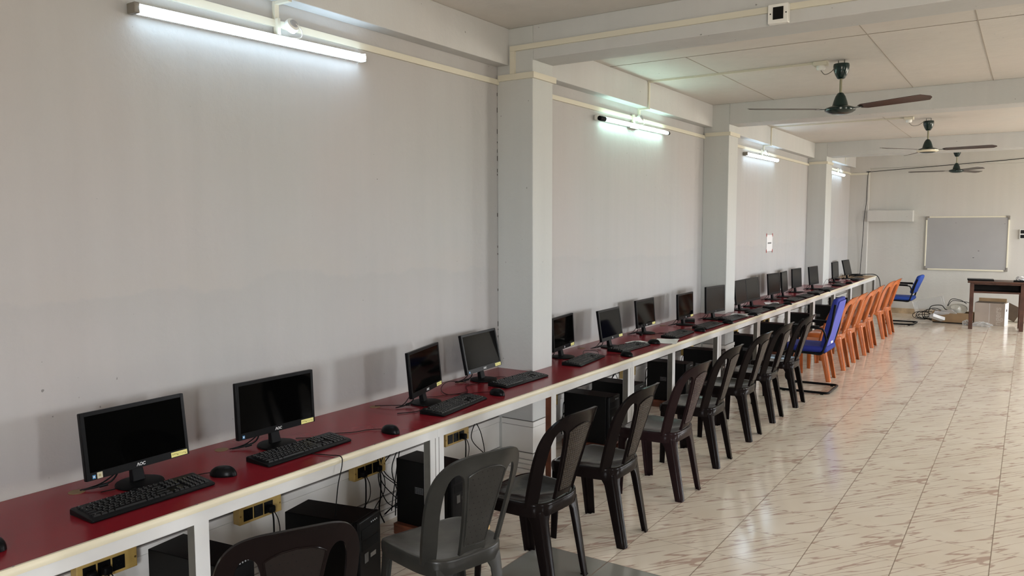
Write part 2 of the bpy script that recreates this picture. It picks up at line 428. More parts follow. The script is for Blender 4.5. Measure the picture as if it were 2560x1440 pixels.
# ------------------------------------------------------------------ the long desk
HD, DX = .732, -2.479
Y0D, Y1D = -.6, 16.72
desk = tag(empty('computer_desk', (-2.8, 8, 0)), 'long wall-side desk with dark red top, cream edge and white metal frame', 'desk')
def inparent(o, p):
    o.parent = p; o.matrix_parent_inverse = p.matrix_world.inverted(); return o
def P_(mb, name, material, p, **kw):
    """build in world coordinates, then parent without moving"""
    o = mb.build(name, material, **kw)
    o.parent = p; o.matrix_parent_inverse = (Matrix.Translation(p.location) @ Matrix.Rotation(p.rotation_euler.z, 4, 'Z')).inverted()
    return o
EPS = .001
top = MB()
def slab(mb, y0, y1, z0, z1, back):
    mb.box(back+EPS, DX-.012, y0, y1, z0, z1)
slab(top, Y0D, COLS[0][0]-EPS, HD-.022, HD, WX)
slab(top, COLS[0][0]-EPS, COLS[0][1]+EPS, HD-.022, HD, CXF)
slab(top, COLS[0][1]+EPS, COLS[1][0]-EPS, HD-.022, HD, WX)
slab(top, COLS[1][0]-EPS, COLS[1][1]+EPS, HD-.022, HD, CXF)
slab(top, COLS[1][1]+EPS, COLS[2][0]-EPS, HD-.022, HD, WX)
slab(top, COLS[2][0]-EPS, COLS[2][1]+EPS, HD-.022, HD, CXF)
slab(top, COLS[2][1]+EPS, 15.7, HD-.022, HD, LX)
P_(top, 'tabletop', RED, desk, smooth=False)
t2 = MB(); slab(t2, 15.7, Y1D, HD-.022, HD, LX)
tag(P_(t2, 'tabletop', PLY, desk, smooth=False), 'bare tan plywood end of the tabletop')
e = MB(); pr = [(DX-.016, HD+.001), (DX-.004, HD+.002), (DX+.002, HD-.003), (DX+.004, HD-.012), (DX+.001, HD-.024), (DX-.010, HD-.027), (DX-.016, HD-.027)]
e.loft([[(x, y, z) for x, z in pr] for y in (Y0D, Y1D)])
P_(e, 'edge_strip', CREAM, desk)
scm = mat('screw_steel', (.3, .28, .25), .4, metal=.8); y = 1.05
while y < 9:
    P_(MB().lathe([(.0035, 0), (.003, .0012), (0.0001, .0014)], 8, Matrix.Translation((DX-.012, y, HD+.0015))), 'screw', scm, desk)
    y += .31
ap = MB().box(DX-.045, DX-.012, Y0D, Y1D, HD-.072, HD-.022)
for yy in (3.06, 5.42, 8.0, 11.0, 14.2): ap.box(DX-.012, DX-.0105, yy-.001, yy+.001, HD-.072, HD-.027)
P_(ap, 'front_rail', ALU, desk, smooth=False)
P_(MB().box(DX-.045, DX-.012, Y0D, Y1D, HD-.0275, HD-.0225), 'rail_lip', ALUG, desk, smooth=False)
for yy in (1.69, 3.06, 5.42, 6.28, 7.46): P_(MB().box(-3.085, DX-.045, yy-.02, yy+.02, HD-.062, HD-.022), 'cross_rail', ALU, desk, smooth=False)
P_(MB().box(LX+.05, DX-.045, Y1D-.03, Y1D, HD-.072, HD-.022), 'end_rail', ALU, desk, smooth=False)
LEGS = [(.35, 0), (1.69, 0), (3.065, 1), (4.25, 2), (5.42, 1), (6.28, 0), (7.46, 1), (8.80, 1), (10.13, 1), (11.5, 1), (12.9, 1), (14.25, 1), (15.5, 1), (Y1D-.04, 0)]
for yy, kd in LEGS:
    wd = .03 if kd != 1 else .055
    lg = MB().box(DX-.062, DX-.018, yy-wd, yy+wd, .0, HD-.072)
    l = P_(lg, 'leg', ALU, desk, smooth=False)
    s_ = MB().box(DX-.060, DX-.020, yy-wd-.0015, yy-wd, .002, HD-.074)
    if kd == 1:
        for g in (-.016, .012): s_.box(DX-.018, DX-.0175, yy+g, yy+g+.004, .002, HD-.074)
    o = P_(s_, 'side_channel', WOODR if kd == 2 else ALUG, desk, smooth=False)
    o.parent = l; o.matrix_parent_inverse = Matrix.Identity(4)
    if kd == 2: tag(o, 'red-brown wooden packing on the leg')
# cable holes: bare wooden discs let into the top
for yy, xx in ((1.50, -3.0), (2.16, -3.02), (3.16, -3.02), (3.97, -3.04), (5.62, -3.04), (7.34, -3.04)):
    P_(MB().lathe([(.030, 0), (.030, .0012), (.012, .0012)], 20, Matrix.Translation((xx, yy, HD+.0002))), 'cable_hole', mat('hole_plywood', (.22, .13, .06), .6), desk)

# ------------------------------------------------------------------ monitors
def text_mesh(txt, size, name, material, parent, mtx, extrude=.0003, font=None, shear=0):
    c = bpy.data.curves.new(name, 'FONT'); c.body = txt; c.size = size; c.extrude = extrude; c.align_x = 'CENTER'; c.align_y = 'CENTER'; c.shear = shear
    c.offset = size*.02
    t = bpy.data.objects.new(name, c); COL.objects.link(t)
    dg = bpy.context.evaluated_depsgraph_get()
    me = bpy.data.meshes.new_from_object(t.evaluated_get(dg)); bpy.data.objects.remove(t)
    me.transform(mtx); me.materials.clear(); me.materials.append(material)
    o = bpy.data.objects.new(name, me); COL.objects.link(o); o.parent = parent
    return o
# local frame: monitor faces +X, origin at the foot centre on the desk
FACE = Matrix(((0, 0, 1, 0), (1, 0, 0, 0), (0, 1, 0, 0), (0, 0, 0, 1)))   # text x -> +Y, text y -> +Z, normal -> +X
def make_monitor(kind, tilt, logo='aoc', stickers=3):
    root = empty('monitor')
    big = kind == 'square'
    W, Hh, z0 = (.43, .256, .068) if not big else (.44, .284, .074)
    # foot
    if not big:
        b = MB(); prof = [(.088, 0), (.090, .004), (.088, .009), (.070, .0125), (.02, .015)]
        b.lathe(prof, 40)
        b.build('stand_base', BLKM, root)
    else:
        MB().box(-.085, .075, -.115, .115, 0, .010).build('stand_base', BLKM, root, bevel=.004)
    n = MB(); n.loft([[(-.030, -.026, .010), (.0, -.026, .010), (.0, .026, .010), (-.030, .026, .010)], [(-.036, -.023, .06), (-.012, -.023, .06), (-.012, .023, .06), (-.036, .023, .06)], [(-.040, -.030, .17), (-.018, -.030, .17), (-.018, .030, .17), (-.040, .030, .17)]])
    n.build('stand_neck', BLKM, root, bevel=.003)
    # housing, tilted about the neck top; local frame of the housing: x = 0 is the screen front
    h = MB(); h.box(-.020, 0, -W/2, W/2, 0, Hh)
    hs = h.build('housing', BLK, root, bevel=.0035)
    hs.location = (.012, 0, z0); hs.rotation_euler = (0, -tilt, 0)
    rb = MB(); rb.loft([[(-.0195, y, z) for y, z in ((-W*.42, .03), (W*.42, .03), (W*.42, Hh-.03), (-W*.42, Hh-.03))], [(-.042, y, z) for y, z in ((-W*.25, .06), (W*.25, .06), (W*.25, Hh-.07), (-W*.25, Hh-.07))]])
    rb.build('rear_cover', BLKM, hs, bevel=.006)
    bz = .015; bb = .030
    MB().box(-.001, .0006, -W/2+bz, W/2-bz, bb, Hh-bz).build('screen', SCR if not big else SCR2, hs, smooth=False)
    fr = MB(); x0, x1 = 0, .0022
    fr.box(x0, x1, -W/2+.001, -W/2+bz, .001, Hh-.001).box(x0, x1, W/2-bz, W/2-.001, .001, Hh-.001).box(x0, x1, -W/2+bz, W/2-bz, .001, bb).box(x0, x1, -W/2+bz, W/2-bz, Hh-bz, Hh-.001)
    fr.build('bezel', BLK, hs, smooth=False, bevel=.0008)
    if logo == 'aoc':
        l = text_mesh('\u039bOC', .0165, 'logo', LOGOM, hs, Matrix.Translation((.0023, 0, .014)) @ FACE, shear=.15, extrude=.0004)
    elif logo == 'hp':
        l = text_mesh('hp', .010, 'logo', LOGOM, hs, Matrix.Translation((.0027, 0, .0145)) @ FACE, shear=.2, extrude=.0004)
        MB().lathe([(.0085, 0), (.0085, .0004)], 24, Matrix.Translation((.0022, 0, .0145)) @ FACE).build('logo_disc', GREYM, hs, smooth=False)
    elif logo == 'bar':
        MB().box(.0022, .0026, -.010, .010, .012, .016).build('logo', GREYM, hs, smooth=False)
    if stickers >= 1:
        k = MB().box(.0022, .0026, W/2-.083, W/2-.010, .004, .024).build('asset_sticker', YEL, hs, smooth=False)
        pm = MB(); random.seed(5)
        for i in range(9):
            y = W/2-.078+i*.0072; pm.box(.0026, .0028, y, y+.0045, .012+random.uniform(-.003, .003), .0145+random.uniform(-.002, .003))
        pm.build('sticker_print', STK, hs, smooth=False)
    if stickers >= 2:
        MB().box(.0022, .0026, -W/2+.022, -W/2+.034, .006, .020).build('energy_sticker', BLU, hs, smooth=False)
        MB().box(.0026, .0027, -W/2+.025, -W/2+.031, .010, .016).build('energy_sticker_mark', LOGOM, hs, smooth=False)
    if stickers >= 3:
        MB().box(.0022, .0026, -W/2+.040, -W/2+.061, .003, .026).build('paper_sticker', mat('tan_sticker', (.55, .50, .35), .7), hs, smooth=False)
        MB().lathe([(.0055, 0), (.0055, .0002)], 5, Matrix.Translation((.0026, -W/2+.050, .0145)) @ FACE).build('sticker_print', mat('tan_print', (.35, .30, .15), .7), hs, smooth=False)
    # signal and power leads dropping behind the screen to the cable hole
    c = MB()
    c.tube(curve_pts([(-.035, -.035, .11), (-.05, -.05, .07), (-.045, -.085, .030), (-.07, -.13, .012), (-.10, -.17, .006)]), .0035)
    c.tube(curve_pts([(-.035, -.02, .10), (-.075, -.045, .05), (-.085, -.10, .018), (-.09, -.15, .010), (-.105, -.18, .006)]), .0028)
    c.tube([(-.052, -.10, .018), (-.068, -.125, .013)], .007, 8)
    c.build('cable', BLKM, root)
    return root

MON = [  # x, y, yaw, tilt(deg), kind, logo, stickers, label
 (-2.89, 1.69, 0.9, 6.6, 'round', 'aoc', 3, 'black monitor nearest the camera, with a white logo, yellow label and tan sticker'),
 (-2.87, 2.35, -2, 2.0, 'round', 'aoc', 2, 'black monitor with white logo, second nearest, left of bare desk'),
 (-2.84, 3.39, 16.6, 5.2, 'round', 'aoc', 1, 'black monitor turned sideways, showing a narrow slanted screen left of the first column'),
 (-2.95, 4.11, 4.3, 11.6, 'round', 'aoc', 2, 'black monitor tilted back right beside the first wall column'),
 (-2.95, 5.16, 8.5, 3.1, 'round', 'hp', 1, 'black monitor just past the first column, half behind its edge'),
 (-2.86, 5.81, 2.5, 8.6, 'round', 'hp', 1, 'black monitor tilted back, second past the first column, loose papers in front'),
 (-2.96, 6.73, 1.4, 4.8, 'round', 'hp', 1, 'black monitor with a cable looped at its side, third past the first column'),
 (-2.88, 7.52, 0.7, 1.7, 'round', 'hp', 1, 'upright narrow-looking black monitor, fourth past the first column'),
 (-2.79, 8.16, -7.2, 1.4, 'square', 'bar', 0, 'larger black monitor with a flat rectangular foot just before the second column'),
 (-2.83, 9.215, 0.6, 6.5, 'square', None, 0, 'black monitor mostly hidden behind the second column'),
 (-2.82, 9.66, -3.8, 6.8, 'square', None, 0, 'black monitor tilted back, first fully visible one past the second column'),
 (-2.85, 10.71, -4.6, 3.5, 'square', None, 0, 'black monitor below the notice sheet, middle of the far row'),
 (-2.83, 11.18, 5, 4.2, 'square', None, 0, 'very narrow-looking black monitor turned sideways in the far row'),
 (-2.87, 12.03, -3, 3.1, 'square', None, 0, 'upright black monitor left of the last one before the third column'),
 (-2.79, 12.78, -4.3, 5.5, 'square', None, 0, 'black monitor last before the third column'),
 (-2.80, 14.45, -1.5, 4.1, 'square', None, 0, 'black monitor peeping out from behind the third column'),
 (-2.79, 15.55, -4.1, 12.9, 'square', None, 0, 'farthest black monitor, leaning back near the end of the desk')]
for x, y, yaw, tl, kd, lg, st, lab in MON:
    o = make_monitor(kd, radians(tl), lg, st)
    o.location = (x, y, HD); o.rotation_euler.z = radians(yaw)
    tag(o, lab, 'monitor', 'computer monitors along the desk')

# ------------------------------------------------------------------ keyboards (front edge faces +X)
def make_keyboard(slim=False):
    root = empty('keyboard')
    L, D = .485, .155 if not slim else .135
    b = MB()
    pr = [(D/2, .002), (D/2+.001, .010), (D/2-.012, .014), (-D/2+.01, .026), (-D/2, .022), (-D/2, .002)]
    ys = [(-L/2, .93), (-L/2+.006, 1), (L/2-.006, 1), (L/2, .93)]
    b.loft([[(x*s, y, z*s if s < 1 else z) for x, z in pr] for y, s in ys])
    b.build('body', BLK, root, bevel=.002)
    k = MB(); lm = MB()
    def zt(x): return .014 + (D/2-.012-x)/(D-.022)*.012
    def key(x, y, wx, wy):
        z = zt(x)-.001; h = .0065; i = .0025
        k.loft([[(x-wx/2, y-wy/2, z), (x+wx/2, y-wy/2, z), (x+wx/2, y+wy/2, z), (x-wx/2, y+wy/2, z)], [(x-wx/2+i, y-wy/2+i, z+h), (x+wx/2-i, y-wy/2+i, z+h), (x+wx/2-i, y+wy/2-i, z+h), (x-wx/2+i, y+wy/2-i, z+h)]])
        if wy < .03: lm.box(x-.0035, x-.001, y-.003, y-.0005, z+h, z+h+.0003)
    p = .0195; px = .0195 if not slim else .0175
    x0 = -D/2+.026
    rows = [[(0, 1), (2, 1), (3, 1), (4, 1), (5, 1), (6.5, 1), (7.5, 1), (8.5, 1), (9.5, 1), (11, 1), (12, 1), (13, 1), (14, 1)],
            [(i, 1) for i in range(13)]+[(13, 2)], [(0, 1.5)]+[(1.5+i, 1) for i in range(12)]+[(13.5, 1.5)],
            [(0, 1.75)]+[(1.75+i, 1) for i in range(11)]+[(12.75, 2.25)], [(0, 2.25)]+[(2.25+i, 1) for i in range(10)]+[(12.25, 2.75)],
            [(0, 1.4), (1.4, 1.2), (2.6, 1.2), (3.8, 6), (9.8, 1.3), (11.1, 1.2), (12.3, 1.2), (13.5, 1.5)]]
    sy = (L-.03)/(22.6*p)
    for r, row in enumerate(rows):
        x = x0+r*px+(0 if r == 0 else .003)
        for c, wd in row: key(x, -L/2+.015+(c+wd/2)*p*sy, px-.002, wd*p*sy-.002)
        if r in (0, 1, 2):
            for c in (15.3, 16.3, 17.3): key(x, -L/2+.015+(c+.5)*p*sy, px-.002, p*sy-.002)
        if r == 4: key(x, -L/2+.015+16.8*p*sy, px-.002, p*sy-.002)
        if r == 5:
            for c in (15.3, 16.3, 17.3): key(x, -L/2+.015+(c+.5)*p*sy, px-.002, p*sy-.002)
        if r >= 1:
            for c in (18.6, 19.6, 20.6, 21.6): key(x, -L/2+.015+(c+.5)*p*sy, px-.002, p*sy-.002)
    kk = k.build('keys', KEYM, root, smooth=False)
    lm.build('key_legends', LEG_M, kk, smooth=False)
    c = MB(); c.tube(curve_pts([(-D/2, 0, .012), (-D/2-.03, .01, .006), (-D/2-.07, .05, .004), (-D/2-.11, .03, .004), (-D/2-.13, -.06, .004)]), .0018)
    c.build('cable', BLKM, root)
    return root
kb0 = make_keyboard()
# front-left and front-right corners on the desk
KB = [((-2.625, 1.355), (-2.622, 1.848), 'large black keyboard nearest the camera, in front of the nearest screen'),
 ((-2.619, 2.104), (-2.621, 2.581), 'black keyboard with a lead hanging over the desk edge, second nearest'),
 ((-2.545, 3.184), (-2.60, 3.66), 'black keyboard lying skewed to the desk edge, left of the first column'),
 ((-2.66, 3.963), (-2.649, 4.44), 'black keyboard in front of the first wall column'),
 ((-2.632, 4.87), (-2.68, 5.34), 'black keyboard just past the first column'),
 ((-2.639, 5.588), (-2.621, 6.07), 'black keyboard with a mouse at its near end and papers beyond it'),
 ((-2.57, 6.534), (-2.588, 7.02), 'black keyboard beyond the loose white papers'),
 ((-2.559, 7.278), (-2.552, 7.755), 'black keyboard below the last round-footed screen'),
 ((-2.557, 8.04), (-2.535, 8.50), 'black keyboard in front of the large screen by the second column'),
 ((-2.515, 8.853), (-2.515, 9.33), 'black keyboard on the desk just past the second column'),
 ((-2.51, 9.526), (-2.52, 10.0), 'black keyboard second past the second column'),
 ((-2.52, 10.511), (-2.51, 10.989), 'black keyboard third past the second column'),
 ((-2.51, 11.12), (-2.51, 11.60), 'black keyboard fourth past the second column'),
 ((-2.51, 11.80), (-2.515, 12.28), 'black keyboard fifth past the second column'),
 ((-2.51, 12.52), (-2.515, 13.0), 'black keyboard last before the third column'),
 ((-2.52, 13.55), (-2.54, 14.03), 'black keyboard beside the third column'),
 ((-2.53, 15.18), (-2.53, 15.66), 'farthest black keyboard, at the bare end of the desk')]
for i, (a, b, lab) in enumerate(KB):
    o = kb0 if i == 0 else dup(kb0)
    ang = atan2(-(b[0]-a[0]), b[1]-a[1]); cx, cy = (a[0]+b[0])/2, (a[1]+b[1])/2
    o.location = (cx-.078*cos(ang), cy-.078*sin(ang), HD); o.rotation_euler.z = ang
    tag(o, lab, 'keyboard', 'computer keyboards along the desk')

# ------------------------------------------------------------------ mice
def make_mouse(flip=False):
    root = empty('computer_mouse')
    b = MB(); n = 20; rings = []
    L, W2, H = .058, .033, .038
    for i in range(9):
        t = i/8; a = t*pi/2
        sc_, z = cos(a)**.75 if i < 8 else .02, H*sin(a)
        ring = []
        for k in range(n):
            th = 2*pi*k/n; cx_, sy_ = cos(th), sin(th)
            wd = W2*(1-.10*cos(2*th))*(1 if cx_ > 0 else .94)
            ring.append((-cx_*L*sc_ + .010*(1-sc_), sy_*wd*sc_, .002+z*(1+.0*cx_)))
        rings.append(ring)
    rings.insert(0, [(x*.93, y*.93, 0) for x, y, z in rings[0]])
    b.loft(rings); b.build('body', BLK, root, ang=60)
    MB().lathe([(.007, -.003), (.008, 0), (.007, .003)], 14, Matrix.Translation((-.028, 0, .028)) @ Matrix.Rotation(radians(90), 4, 'X')).build('scroll_wheel', KEYM, root)
    c = MB(); c.tube(curve_pts([(-.056, 0, .009), (-.085, -.01, .006), (-.12, -.05, .004), (-.14, -.12, .004), (-.20, -.20, .004), (-.22, -.30, .004), (-.27, -.36, .004)]), .0018)
    c.build('cable', BLKM, root)
    return root
m0 = make_mouse()
MICE = [(-2.69, 1.075, 10, 'black mouse at the left edge of the picture, nearest of all'),
 (-2.70, 1.935, 25, 'black mouse between the two nearest keyboards'),
 (-2.575, 2.80, -5, 'shiny black mouse alone on bare desk, third from the near end'),
 (-2.62, 3.79, -10, 'black mouse between the skewed keyboard and the one at the first column'),
 (-2.56, 5.47, -10, 'black mouse at the near end of the keyboard by the loose papers'),
 (-2.64, 6.18, 0, 'black mouse resting by the loose white papers'),
 (-2.58, 7.13, 0, 'black mouse fourth past the first column'),
 (-2.55, 7.86, 0, 'black mouse near the large screen before the second column'),
 (-2.54, 8.70, 0, 'black mouse on white paper by the second column'),
 (-2.53, 9.42, 0, 'black mouse second past the second column'),
 (-2.52, 10.12, 0, 'black mouse below the notice sheet'),
 (-2.52, 11.70, 0, 'black mouse in the middle of the far row'),
 (-2.52, 12.40, 0, 'black mouse last before the third column'),
 (-2.53, 14.20, 0, 'black mouse just past the third column'),
 (-2.56, 14.95, 0, 'farthest black mouse on the desk')]
for i, (x, y, a, lab) in enumerate(MICE):
    o = m0 if i == 0 else dup(m0)
    o.location = (x, y, HD); o.rotation_euler.z = radians(a)
    tag(o, lab, 'mouse', 'computer mice along the desk')
# the lead that hangs over the desk edge beside the second keyboard
lead = MB().tube(curve_pts([(-2.63, 2.33, HD+.004), (-2.54, 2.36, HD+.004), (-2.476, 2.37, HD+.006), (-2.466, 2.368, HD-.03), (-2.47, 2.345, HD-.12), (-2.475, 2.33, .48)]), .0022)
tag(lead.build('hanging_cable', BLKM), 'thin black lead hanging over the cream desk edge', 'cable')

# ------------------------------------------------------------------ papers and small things on the desk
def sheet(name, x, y, z, w_, l_, rz, material, label, cat, group=None, curl=.006):
    mb = MB(); nx, ny = 5, 7; g = []
    random.seed(int(abs(x*y*1000)))
    ph = random.random()*6
    for t in (0, .0006):
        g.append([[mb.bm.verts.new((-w_/2+w_*i/nx, -l_/2+l_*j/ny, t+curl*(.5+.5*sin(ph+i*.9+j*.7))*(abs(i/nx-.5)*2)**1.5)) for j in range(ny+1)] for i in range(nx+1)])
    for s, G in enumerate(g):
        for i in range(nx):
            for j in range(ny):
                mb.bm.faces.new((G[i][j], G[i+1][j], G[i+1][j+1], G[i][j+1]))
    A, B = g
    for i in range(nx):
        mb.bm.faces.new((A[i][0], A[i+1][0], B[i+1][0], B[i][0])); mb.bm.faces.new((A[i][ny], A[i+1][ny], B[i+1][ny], B[i][ny]))
    for j in range(ny):
        mb.bm.faces.new((A[0][j], A[0][j+1], B[0][j+1], B[0][j])); mb.bm.faces.new((A[nx][j], A[nx][j+1], B[nx][j+1], B[nx][j]))
    o = mb.build(name, material); o.location = (x, y, z); o.rotation_euler.z = radians(rz)
    return tag(o, label, cat, group)
G_P = 'loose white papers on the desk'
sheet('paper_sheet', -2.60, 6.36, HD+.001, .20, .28, 15, PAPER, 'crumpled white sheet under the mouse by the loose papers', 'paper', G_P, .012)
sheet('paper_sheet', -2.76, 6.15, HD+.001, .16, .20, -20, PAPER, 'small white sheet behind the mouse, farther from the edge', 'paper', G_P)
sheet('paper_sheet', -2.66, 8.62, HD+.001, .20, .36, 8, PAPER, 'white sheet at the foot of the second column', 'paper', G_P)
sheet('paper_sheet', -2.57, 8.78, HD+.002, .15, .25, -10, PAPER, 'white sheet at the desk edge by the second column', 'paper', G_P)
sheet('paper_sheet', -2.72, 10.15, HD+.001, .18, .26, 20, PAPER, 'white sheet below the notice, behind a keyboard', 'paper', G_P)
sheet('paper_sheet', -2.53, 10.20, HD+.001, .10, .25, 0, PAPER, 'white sheet at the desk edge below the notice', 'paper', G_P)
sheet('paper_sheet', -2.72, 15.35, HD+.001, .12, .20, 10, PAPER, 'white sheet beside the farthest screen', 'paper', G_P)
def router(x, y, rz, label):
    r = tag(empty('network_box', (x, y, HD), radians(rz)), label, 'network box')
    MB().box(-.05, .05, -.07, .07, 0, .028).build('body', BLKM, r, bevel=.006)
    MB().tube(curve_pts([(-.05, .0, .014), (-.09, .02, .01), (-.12, .10, .004), (-.09, .16, .004)]), .002).build('cable', BLKM, r)
    return r
router(-2.93, 7.80, 20, 'small black box with leads behind the foot of the large screen')
router(-2.66, 9.02, 0, 'small black box just past the second column')
router(-2.92, 15.15, 0, 'small black box behind the farthest screen')
hook = tag(empty('cable_coil', (-2.93, 6.56, HD)), 'black cable coiled at the side of the third screen past the first column', 'cable')
MB().tube([(.02*cos(t*.5)*(1+.1*sin(t)), .02+.01*sin(t), .055+.05*sin(t*.5)) for t in range(0, 26)], .0028).build('loop', BLKM, hook)
MB().box(-.012, .012, -.012, .012, 0, .022).build('plug', BLKM, hook, bevel=.003)
# loose leads lying on the desk (each one drawn from a cable hole towards its screen)
for i, (ctrl, lab) in enumerate([
  ([(-3.02, 3.16, .006), (-2.93, 3.20, .012), (-2.85, 3.26, .01), (-2.78, 3.30, .004), (-2.74, 3.20, .004), (-2.80, 3.10, .004)], 'black lead curling left of the turned monitor'),
  ([(-2.99, 3.97, .006), (-3.05, 3.86, .02), (-2.98, 3.70, .01), (-2.86, 3.62, .004), (-2.82, 3.75, .004), (-2.92, 3.88, .004), (-2.90, 4.00, .004)], 'black lead in a wide loop before the tilted monitor'),
  ([(-2.80, 5.25, .003), (-2.86, 5.32, .01), (-2.90, 5.42, .02), (-2.84, 5.50, .012), (-2.78, 5.42, .004), (-2.76, 5.30, .004)], 'black lead looped just past the first column'),
  ([(-2.80, 6.90, .004), (-2.76, 7.02, .004), (-2.74, 7.20, .004), (-2.68, 7.30, .004)], 'black lead running to the mouse, third past the first column'),
  ([(-2.78, 8.30, .004), (-2.72, 8.42, .05), (-2.70, 8.60, .02), (-2.64, 8.75, .004)], 'black lead arching at the second column'),
  ([(-2.72, 10.9, .004), (-2.70, 11.05, .03), (-2.72, 11.2, .004), (-2.66, 11.4, .01), (-2.70, 11.6, .004)], 'tangled black lead in the far row'),
  ([(-2.80, 12.2, .004), (-2.72, 12.4, .05), (-2.74, 12.55, .01), (-2.66, 12.6, .004)], 'black lead looped by the far screens'),
  ([(-2.70, 12.9, .004), (-2.66, 13.1, .14), (-2.64, 13.35, .004), (-2.72, 13.5, .10), (-2.68, 13.62, .004)], 'stiff black lead standing up before the third column'),
  ([(-2.80, 14.7, .004), (-2.78, 14.85, .13), (-2.74, 15.05, .004), (-2.70, 15.2, .03), (-2.78, 15.3, .004)], 'black lead beside the farthest screen')]):
    tag(MB().tube([p+Vector((0, 0, HD)) for p in curve_pts(ctrl)], .0022).build('desk_cable', BLKM), lab, 'cable', 'loose leads on the desk')
# coiled heavy black cable at the far end, coming down the wall
cc = MB()
cc.tube(curve_pts([(3.0, YB-.012, 2.86), (.6, YB-.012, 2.86), (.0, YB-.012, 2.915), (-.5, YB-.012, 2.885), (-2.55, YB-.012, 2.775), (-2.66, YB-.014, 2.77), (-2.71, YB-.016, 2.70), (-2.72, YB-.016, 2.2), (-2.74, YB-.075, 1.9), (-2.755, YB-.06, 1.5), (-2.78, YB-.03, 1.0), (-2.79, YB-.03, HD+.012)], 10), .0055)
tag(cc.build('wall_cable', BLKM), 'long black cable running across the back wall and down the corner', 'cable')
cc = MB()
for k in range(4):
    cc.tube(curve_pts([(-2.80+.02*k, 15.95+.05*k, HD+.008+.009*k), (-2.72, 16.1, HD+.02+.009*k), (-2.66-.015*k, 16.35, HD+.012+.008*k), (-2.76, 16.5, HD+.012+.008*k), (-2.88, 16.35, HD+.012+.008*k), (-2.86, 16.05, HD+.012+.008*k)]), .007)
cc.tube(curve_pts([(-2.78, 16.5, HD+.02), (-2.62, 16.62, HD+.03), (-2.50, 16.70, HD+.02), (-2.43, 16.73, HD-.06), (-2.40, 16.74, HD-.25)]), .007)
tag(cc.build('coiled_cable', BLKM), 'heavy black cable coiled on the bare end of the desk', 'cable')

# ------------------------------------------------------------------ computer towers on wooden stands
def make_tower():
    root = empty('computer_tower')          # front faces +X, origin at bottom centre
    L, W_, H = .40, .18, .37
    b = MB().box(-L/2, L/2-.03, -W_/2, W_/2, 0, H); b.build('case', METALB, root, bevel=.003, smooth=False)
    f = MB().box(L/2-.0295, L/2, -W_/2-.002, W_/2+.002, 0, H+.004); fp = f.build('front_panel', BLK, root, bevel=.008)
    d = MB(); d.box(L/2, L/2+.002, -.072, .072, H-.085, H-.040); d.build('drive_bay', BLKM, fp, bevel=.001, smooth=False)
    d = MB(); d.box(L/2, L/2+.0015, -.070, .070, H-.140, H-.095); d.build('drive_bay', BLKM, fp, bevel=.001, smooth=False)
    s_ = MB()
    for k in range(4): s_.lathe([(.0035, 0), (.0035, .002)], 8, Matrix.Translation((L/2, .01+k*.015, H-.026)) @ Matrix.Rotation(radians(90), 4, 'Y'))
    s_.build('ports', GREYM, fp, smooth=False)
    MB().box(L/2, L/2+.003, -.05, -.02, H-.20, H-.155).build('power_button', mat('button_grey', (.12, .12, .12), .2), fp, bevel=.002)
    MB().box(L/2, L/2+.001, .0, .045, H-.19, H-.17).build('badge', mat('badge_silver', (.30, .29, .28), .2, metal=.6), fp, smooth=False)
    v = MB()
    for k in range(9):
        for j in range(5): v.lathe([(.0022, 0), (.0022, .0008)], 5, Matrix.Translation((-.06+k*.007, -W_/2-.0008, H*.52+j*.008)) @ Matrix.Rotation(radians(-90), 4, 'X'))
    v.build('side_vents', GREYM, root, smooth=False)
    k = MB()
    for i, (dy, e_) in enumerate(((-.05, .02), (0, -.05), (.05, .04), (.02, .0))):
        k.tube(curve_pts([(-L/2, dy, .30-.06*i), (-L/2-.03, dy+e_*.3, .26-.06*i), (-L/2-.04, dy+e_, .13), (-L/2-.03, dy+e_*1.4, .02)]), .0035)
    k.build('cable', BLKM, root)
    return root
def make_stand():
    r = empty('cpu_stand')
    MB().box(-.20, .20, -.12, .12, .045, .062).build('board', WOODR, r, bevel=.002)
    for s in (-1, 1): MB().box(-.20, .20, s*.108-.011, s*.108+.011, 0, .045).build('rail', WOODR, r, bevel=.002)
    return r
tw0, st0 = make_tower(), make_stand()
TOW = [(-2.76, 1.86, 8, .02, 'black computer tower nearest the camera, left of the first visible desk leg'),
 (-2.63, 2.46, 12, .062, 'black computer tower with ports and badge, behind the nearest brown chair'),
 (-2.74, 3.33, 0, .062, 'black computer tower right behind the grooved desk leg beside the grey chair'),
 (-2.81, 5.37, 0, .062, 'black computer tower just past the first column, left of the shared legs'),
 (-2.84, 5.90, 0, .062, 'black computer tower second past the first column'),
 (-2.84, 7.05, 0, .062, 'black computer tower behind the maroon chair'),
 (-2.82, 7.95, 0, .062, 'black computer tower fourth past the first column'),
 (-2.72, 9.25, 0, .062, 'black computer tower just past the second column'),
 (-2.78, 10.55, 0, .062, 'black computer tower second past the second column'),
 (-2.78, 11.95, 0, .062, 'black computer tower third past the second column'),
 (-2.78, 13.35, 0, .062, 'black computer tower beside the third column'),
 (-2.76, 14.85, 0, .062, 'farthest black computer tower, under the last screens')]
for i, (x, y, a, z, lab) in enumerate(TOW):
    o = tw0 if i == 0 else dup(tw0); o.location = (x, y, z if z > .05 else 0.062); o.rotation_euler.z = radians(a)
    tag(o, lab, 'computer tower', 'computer towers under the desk')
    s_ = st0 if i == 0 else dup(st0); s_.location = (x, y, 0); s_.rotation_euler.z = radians(a)
    tag(s_, 'wooden stand under the '+lab.replace('black computer tower', 'tower').replace(' with ports and badge', ''), 'stand', 'wooden tower stands')

